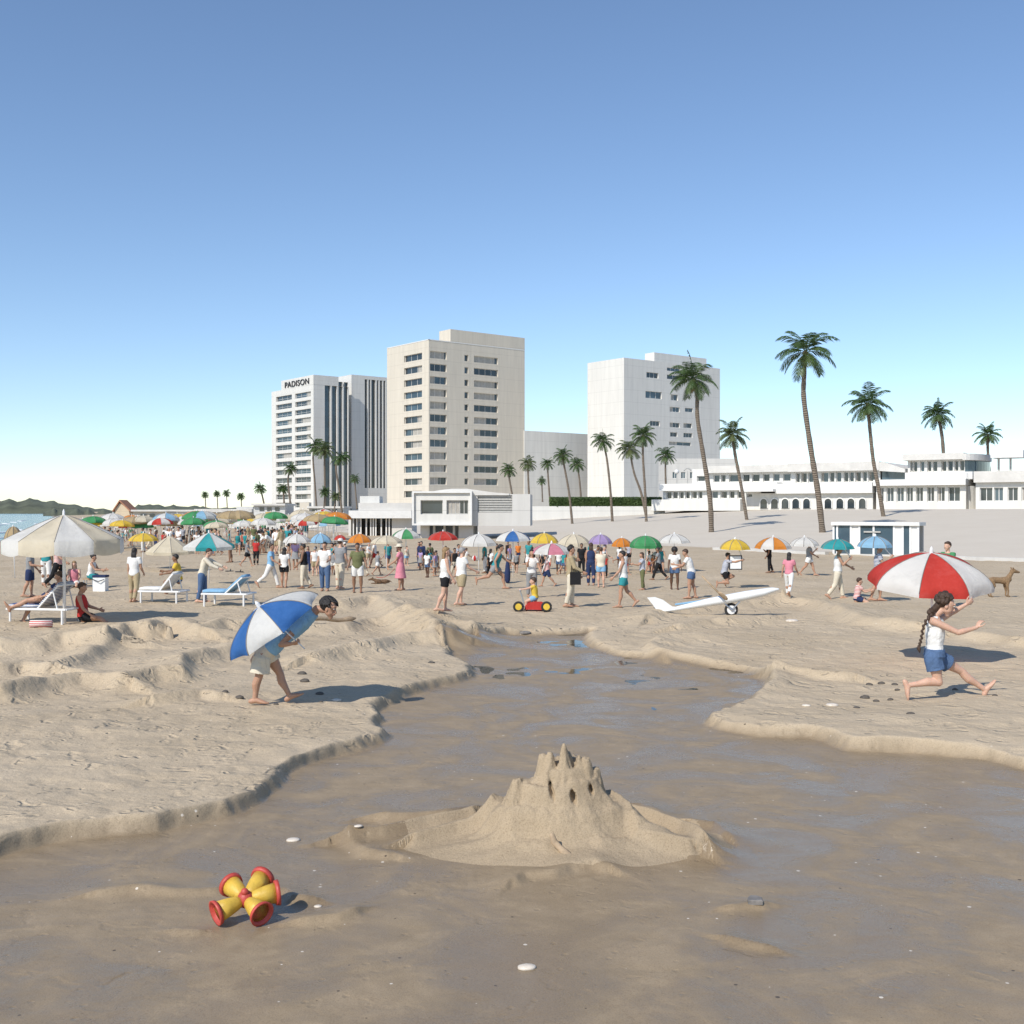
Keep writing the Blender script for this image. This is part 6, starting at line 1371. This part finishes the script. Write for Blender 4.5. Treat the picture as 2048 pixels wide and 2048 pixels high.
# ------------------------------------------------------------------ the two near figures
def eyes(o, J, white=True):
    h, hu, hf, l = J['head'], J['hu'], J['hf'], J['l']; q = J['S'] * J['hs']; MH = Matrix((l, hf, hu)).transposed()
    for sg in (1, -1):
        mb = MB(); mb.ball(h + hf * .0485 * q + l * sg * .019 * q + hu * .006 * q, (.0075 * q, .004 * q, .0045 * q), MH, 10); e = mb.build('eye', SHW, o, smooth=True)
        mb = MB(); mb.ball(h + hf * .0530 * q + l * sg * .019 * q + hu * .006 * q, (.0050 * q, .004 * q, .0045 * q), MH, 8); mb.build('iris', M['dark'], e)
        mb = MB(); mb.tube([h + hf * .052 * q + l * sg * .009 * q + hu * .021 * q, h + hf * .053 * q + l * sg * .02 * q + hu * .025 * q, h + hf * .046 * q + l * sg * .031 * q + hu * .021 * q], .003 * q, seg=6, rnd=True); mb.build('eyebrow', HAIR['brown'], o)
    mb = MB(); mb.tube([h + hf * .047 * q - hu * .033 * q + l * .016 * q, h + hf * .0565 * q - hu * .0325 * q, h + hf * .047 * q - hu * .033 * q - l * .016 * q], [.003 * q, .0055 * q, .003 * q], seg=6, rnd=True); mb.build('lips', plain('lips', (.40, .15, .12), .45, .1, 10, 0), o, smooth=True)
SHW = plain('eye_white', (.7, .7, .68), .2, .03, 5, 0)
# running girl, right
gr = at_ground(1660 + 1070 / 4.6, 1020 + 1731 / 4.6); d = gr.y; print('girl at', d)
def C(x, y, dd=0): return at_depth(1660 + x / 4.6, 1020 + y / 4.6, d + dd)
def D(x, y, z): return Vector((x, y, z)).normalized()
S = 1.52
hf = D(1, -.28, -.30); l_ = D(.28, 1, 0); hu = l_.cross(hf) * -1
if hu.z < 0: hu = -hu
J = dict(S=S, hs=1.26, f=Vector((1, 0, 0)), l=Vector((0, 1, 0)), pel=C(962, 1340), neck=C(968, 985), hf=hf, hu=hu, head=C(1060, 876, -.01))
J['up'] = (J['neck'] - J['pel']).normalized()
J['R'] = dict(hip=C(948, 1366, -.058), kn=C(1000, 1585, -.085), an=C(722, 1612, -.08), ft=D(.22, -.05, -.97), sh=C(950, 1022, -.13), el=C(1180, 1128, -.20), wr=C(1348, 1082, -.17), hd=D(.5, 0, .87), pn=D(-.8, -.35, .5), curl=34, thumb=1)
J['L'] = dict(hip=C(985, 1358, .058), kn=C(1208, 1482, .10), an=C(1420, 1650, .10), ft=D(.56, 0, .83), sh=C(985, 1022, .13), el=C(1120, 945, .20), wr=C(1252, 868, .17), hd=D(.86, 0, .50), pn=D(.2, -.9, -.3), curl=30, thumb=-1)
girl = body(J, True, True).build('person', SKIN[0], loc=gr, fuse=.0052, relax=3)
tag(girl, 'girl in a white tank top and blue shorts running before the large parasol', 'person')
J2 = dict(J); mb = MB(); garment_torso(mb, J, -.035, .262, .008, True, 1.0, .006)
for s, sg in (('L', 1), ('R', -1)):
    a = J[s]['sh'] - J['l'] * sg * .045 * S; mb.tube([a - J['up'] * .05 * S, a + J['up'] * .012 * S, J['neck'] - J['up'] * .02 * S + J['l'] * sg * .035 * S], [.030 * S, .028 * S, .022 * S], [.045 * S, .036 * S, .028 * S], lat=J['l'], seg=12)
mb.build('tank_top', CL['white'], girl, fuse=.006, relax=2)
mb = MB(); garment_torso(mb, J, -.055, .055, .015, True, 1.04)
for s, e in (('R', .50), ('L', .46)):
    A = J[s]; mb.tube([A['hip'] + J['up'] * .055 * S, A['hip'] + J['up'] * .02 * S] + lim(A['hip'], A['kn'], (.1, e * .6, e)), [k * S for k in (.058, .070, .074, .072, .074)], seg=18, rnd=False)
mb.build('shorts', CL['denim'], girl, fuse=.006, relax=2)
mb = MB(); mb.tube([J['pel'] + J['up'] * t * S for t in (.034, .052)], [.100 * S, .096 * S], [.079 * S, .075 * S], lat=J['l'], seg=24); mb.build('waistband', CL['navy'], girl, smooth=True)
q = S * 1.26; h = J['head']; MH = Matrix((l_, hf, hu)).transposed(); mb = MB()
mb.ball(h + hu * .026 * q - hf * .016 * q, (.053 * q, .056 * q, .056 * q), MH, 18); rs = random.Random(9)
for _ in range(150):
    a, b_ = rs.uniform(0, 6.28), rs.uniform(-.25, 1); r = math.sqrt(max(0, 1 - b_ * b_)); v = l_ * math.cos(a) * r + hf * math.sin(a) * r + hu * b_
    if v.dot(hf) > .62 and b_ < .55: continue
    mb.ball(h + hu * .026 * q - hf * .014 * q + v * .056 * q, .013 * q * rs.uniform(.8, 1.25), seg=7)
bn = C(928, 938, -.05); mb.ball(bn, .042, seg=14)
for _ in range(50):
    v = Vector((rs.gauss(0, 1), rs.gauss(0, 1), rs.gauss(0, 1))).normalized(); mb.ball(bn + v * .040, .014, seg=7)
mb.tube([h - hf * .04 * q - hu * .012 * q, bn], [.026 * q, .02 * q], seg=10)
mb.build('hair', HAIR['brown'], girl, fuse=.0062, relax=1)
mb = MB(); br = [C(x, y, dd) for x, y, dd in ((925, 965, -.10), (885, 1020, -.13), (855, 1090, -.13), (845, 1160, -.12), (832, 1215, -.11), (818, 1255, -.11))]
for i in range(len(br) - 1):
    for t in (0, .34, .67):
        p = br[i].lerp(br[i + 1], t); w_ = .023 * (1 - .06 * (i + t)); mb.ball(p + Vector((.008 * (-1) ** int((i + t) * 3), 0, 0)), (w_ * .95, w_, w_ * 1.1), seg=9)
mb.build('braid', HAIR['brown'], girl, fuse=.006, relax=1)
mb = MB(); p = br[-1]; mb.tube([p, p - Z * .03, p - Z * .075 + Vector((.01, 0, 0))], [.02, .028, .008], seg=9, rnd=True); mb.build('braid_end', HAIR['brown'], girl, smooth=True)
eyes(girl, J)
# the large parasol planted behind her
pb = at_ground(1866, 1330); d2 = pb.y; k2 = d2 / F; print('right parasol', d2)
umbrella('parasol', 'large red and white parasol planted behind the running girl', at_depth(1859, 1164, d2), (.0, -.16, 1), 121 * k2, 60 * k2, 'red', 'white', 8, pb - Z * .1, .06, None, .02, True, .28)

# boy with the umbrella, left
bo = at_ground(430 + 600 / 6.44, 1160 + 1606 / 6.44); d = bo.y; print('boy at', d)
def C(x, y, dd=0): return at_depth(430 + x / 6.44, 1160 + y / 6.44, d + dd)
S = 1.45; hf = D(.93, -.42, -.22); l_ = D(.42, .93, 0); hu = l_.cross(hf)
if hu.z < 0: hu = -hu
J = dict(S=S, hs=1.24, f=Vector((1, 0, 0)), l=Vector((0, 1, 0)), pel=C(648, 935), neck=C(1296, 396), hf=hf, hu=hu, head=C(1462, 362, -.02))
J['up'] = (J['neck'] - J['pel']).normalized()
J['R'] = dict(hip=C(608, 965, -.075), kn=C(566, 1245, -.085), an=C(515, 1530, -.08), ft=D(1, -.05, -.03), sh=C(1150, 525, -.14), el=C(850, 835, -.20), wr=C(985, 822, -.24), hd=D(.97, -.1, .22), pn=D(.1, -.55, -.8), curl=58, thumb=1)
J['L'] = dict(hip=C(690, 945, .075), kn=C(838, 1205, .09), an=C(958, 1485, .09), ft=D(.91, 0, .40), sh=C(1190, 515, .14), el=C(960, 760, .20), wr=C(930, 800, .05), hd=D(.6, -.7, -.1), curl=50)
boy = body(J, True, False).build('person', SKIN[1], loc=bo, fuse=.0052, relax=3)
tag(boy, 'boy in cream swim shorts stooping barefoot under the tilted umbrella', 'person')
mb = MB(); garment_torso(mb, J, -.035, .09, .012, False, 1.0)
for s, e in (('R', .84), ('L', .40)):
    A = J[s]; mb.tube([A['hip'] + J['up'] * .01 * S] + lim(A['hip'], A['kn'], (.1, e * .6, e)), [k * S for k in (.056, .074, .078, .086 if s == 'R' else .07)], seg=18)
mb.build('swim_shorts', CL['cream'], boy, fuse=.006, relax=2)
mb = MB(); garment_torso(mb, J, .03, .298, .012, False, 1.0, .005)
for s, sg in (('L', 1), ('R', -1)):
    A = J[s]; mb.tube([A['sh'] - J['l'] * sg * .04 * S, A['sh']] + lim(A['sh'], A['el'], (.25, .5)), [k * S for k in (.04, .043, .042, .041)], seg=14)
mb.build('tee_shirt', CL['sky'], boy, fuse=.006, relax=2)
q = S * 1.24; h = J['head']; MH = Matrix((l_, hf, hu)).transposed(); mb = MB()
mb.ball(h + hu * .026 * q - hf * .012 * q, (.054 * q, .058 * q, .056 * q), MH, 18); rs = random.Random(2)
for _ in range(120):
    a, b_ = rs.uniform(0, 6.28), rs.uniform(.0, 1); r = math.sqrt(max(0, 1 - b_ * b_)); v = l_ * math.cos(a) * r + hf * math.sin(a) * r + hu * b_
    if v.dot(hf) > .7 and b_ < .45: continue
    p = h + hu * .024 * q - hf * .012 * q + v * .053 * q; mb.tube([p, p + (v * .3 + hf * .5 - hu * .3) * .03 * q], [.011 * q, .005 * q], seg=6, rnd=True)
mb.build('hair', HAIR['black'], boy, fuse=.0055, relax=1)
eyes(boy, J)
ax = Vector((-.552, -.21, .806)); cn = C(772, 607, -.02)
hand = J['R']['wr'] + J['R']['hd'] * .055 * S
umbrella('umbrella', 'white and blue hand umbrella tilted over the back of the stooping boy', cn, ax, .675 * d / 14.5, .335 * d / 14.5, 'white', 'blue', 8, hand + (hand - (cn + ax * .33)).normalized() * .12, .0, None, .009, True, .42, cat='umbrella', scallop=.09)
# ------------------------------------------------------------------ the packed far beach on the left
bake_queue()
def crumple(o, amp, s):
    me = o.data; n = len(me.vertices); c = np.empty(n * 3); me.vertices.foreach_get('co', c); c = c.reshape(-1, 3); nn = np.empty(n * 3); me.vertices.foreach_get('normal', nn); nn = nn.reshape(-1, 3)
    f = np.abs(vnoise(c[:, 0] + c[:, 1] * .4 + 20, c[:, 2] * .55 + c[:, 1] + 20, s)) * 2 - .4 + vnoise(c[:, 0] + 30, c[:, 2] + c[:, 1] * .7 + 30, s * 2.3) * .5
    me.vertices.foreach_set('co', (c + nn * f[:, None] * amp).ravel()); me.update()
for o in list(COL.objects):
    if o.parent in (girl, boy) and o.name.split('.')[0] in ('tank_top', 'shorts', 'swim_shorts', 'tee_shirt'): crumple(o, .011, 16)
rc = random.Random(21)
protos = []
for i, (c1, c2) in enumerate((('white', None), ('cream', None), ('sky', 'white'), ('red', 'white'), ('yellow', None), ('green', None), ('orange', None), ('straw', None))):
    protos.append((c1 + (' and white' if c2 else ''), c1, c2))
first = {}
def far_parasol(p, i, s):
    nm, c1, c2 = protos[i]
    if i not in first:
        o = umbrella('parasol', '', (0, 0, 1.72), (0, 0, 1), .88, .40, c1, c2, 8, Vector((0, 0, -.1)), group='distant parasols in the packed crowd', val=.08)
        first[i] = o
        for ch in o.children: ch.location = (0, 0, 0)
    else: o = copy_tree(first[i])
    o.location = p; o.scale = (s, s, s * rc.uniform(.92, 1.05)); o.rotation_euler = (rc.uniform(-.06, .06), rc.uniform(-.06, .06), rc.uniform(0, 6))
    tag(o, 'distant ' + nm + ' parasol in the packed crowd along the left shore', 'parasol', 'distant parasols in the packed crowd')
walkers = [o for o in list(COL.objects) if o.name.split('.')[0] == 'person' and o.get('group') == 'bathers on the beach' and not any(k in o['label'] for k in ('sitting', 'seated', 'lounger', 'toddler', 'kneel', 'child', 'leash'))]
n = 0
while n < 250:
    px, py = rc.uniform(140, 690), 1050 + 52 * rc.random() ** 1.5
    if px > 560 and py < 1056: continue
    p = at_ground(px, py)
    if p.z > .7 or p.x < np.interp(p.y, [q[1] for q in SHORE], [q[0] for q in SHORE]) + 12: continue
    if p.y < 62: continue
    far_parasol(p, rc.choice((0, 0, 0, 1, 1, 2, 3, 4, 5, 6, 7, 7)), rc.uniform(.85, 1.15)); n += 1
n = 0
while n < 235:
    px, py = (rc.uniform(165, 620), 1050 + 62 * rc.random() ** .8) if n < 165 else (rc.uniform(600, 1330), rc.uniform(1128, 1158))
    p = at_ground(px, py)
    if p.z > .7 or p.y < 40 or p.x < np.interp(p.y, [q[1] for q in SHORE], [q[0] for q in SHORE]) + 9: continue
    if abs(px - 949) < 16 and py > 1110: continue
    src = rc.choice(walkers); o = copy_tree(src); o.location = p; o.rotation_euler = (0, 0, rc.uniform(0, 6.28)); s = rc.uniform(.9, 1.08) if n < 165 else rc.uniform(.68, .80); o.scale = (s, s, s)
    tag(o, 'distant bather standing in the packed crowd along the left shore' if n < 165 else 'distant bather standing far behind the foremost parasols', 'person', 'distant bathers'); n += 1
# ------------------------------------------------------------------ skin everything, light, camera
bake_queue()
cam = bpy.data.cameras.new('camera'); co_ = bpy.data.objects.new('camera', cam); COL.objects.link(co_)
co_.location = (0, 0, H); co_.rotation_euler = (R(90), 0, 0); cam.lens = 36 * F / 2048; cam.sensor_width = 36; cam.clip_start = .1; cam.clip_end = 40000
sc.camera = co_
w = bpy.data.worlds.new('World'); sc.world = w; w.use_nodes = True
t = w.node_tree; bg = t.nodes['Background']; sky = t.nodes.new('ShaderNodeTexSky'); sky.sky_type = 'NISHITA'; sky.sun_disc = False
EL, AZ = R(41), (-.60, -.80)
sky.sun_elevation = EL; sky.sun_rotation = math.atan2(AZ[0], AZ[1]); sky.air_density = 1.0; sky.dust_density = .2; sky.ozone_density = 3.0; sky.altitude = 1200
t.links.new(sky.outputs[0], bg.inputs['Color']); bg.inputs['Strength'].default_value = .15
sd = Vector((AZ[0] * math.cos(EL), AZ[1] * math.cos(EL), math.sin(EL))).normalized()
L_ = bpy.data.lights.new('sun', 'SUN'); L_.energy = 4.2; L_.angle = R(.53); L_.color = (1, .945, .86)
so = bpy.data.objects.new('sun', L_); COL.objects.link(so); so.rotation_euler = sd.to_track_quat('Z', 'Y').to_euler()
sc.view_settings.view_transform = 'Standard'; sc.view_settings.look = 'None'; sc.view_settings.exposure = .08; sc.view_settings.gamma = 1
sc.cycles.max_bounces = 6; sc.cycles.diffuse_bounces = 3; sc.cycles.transparent_max_bounces = 8
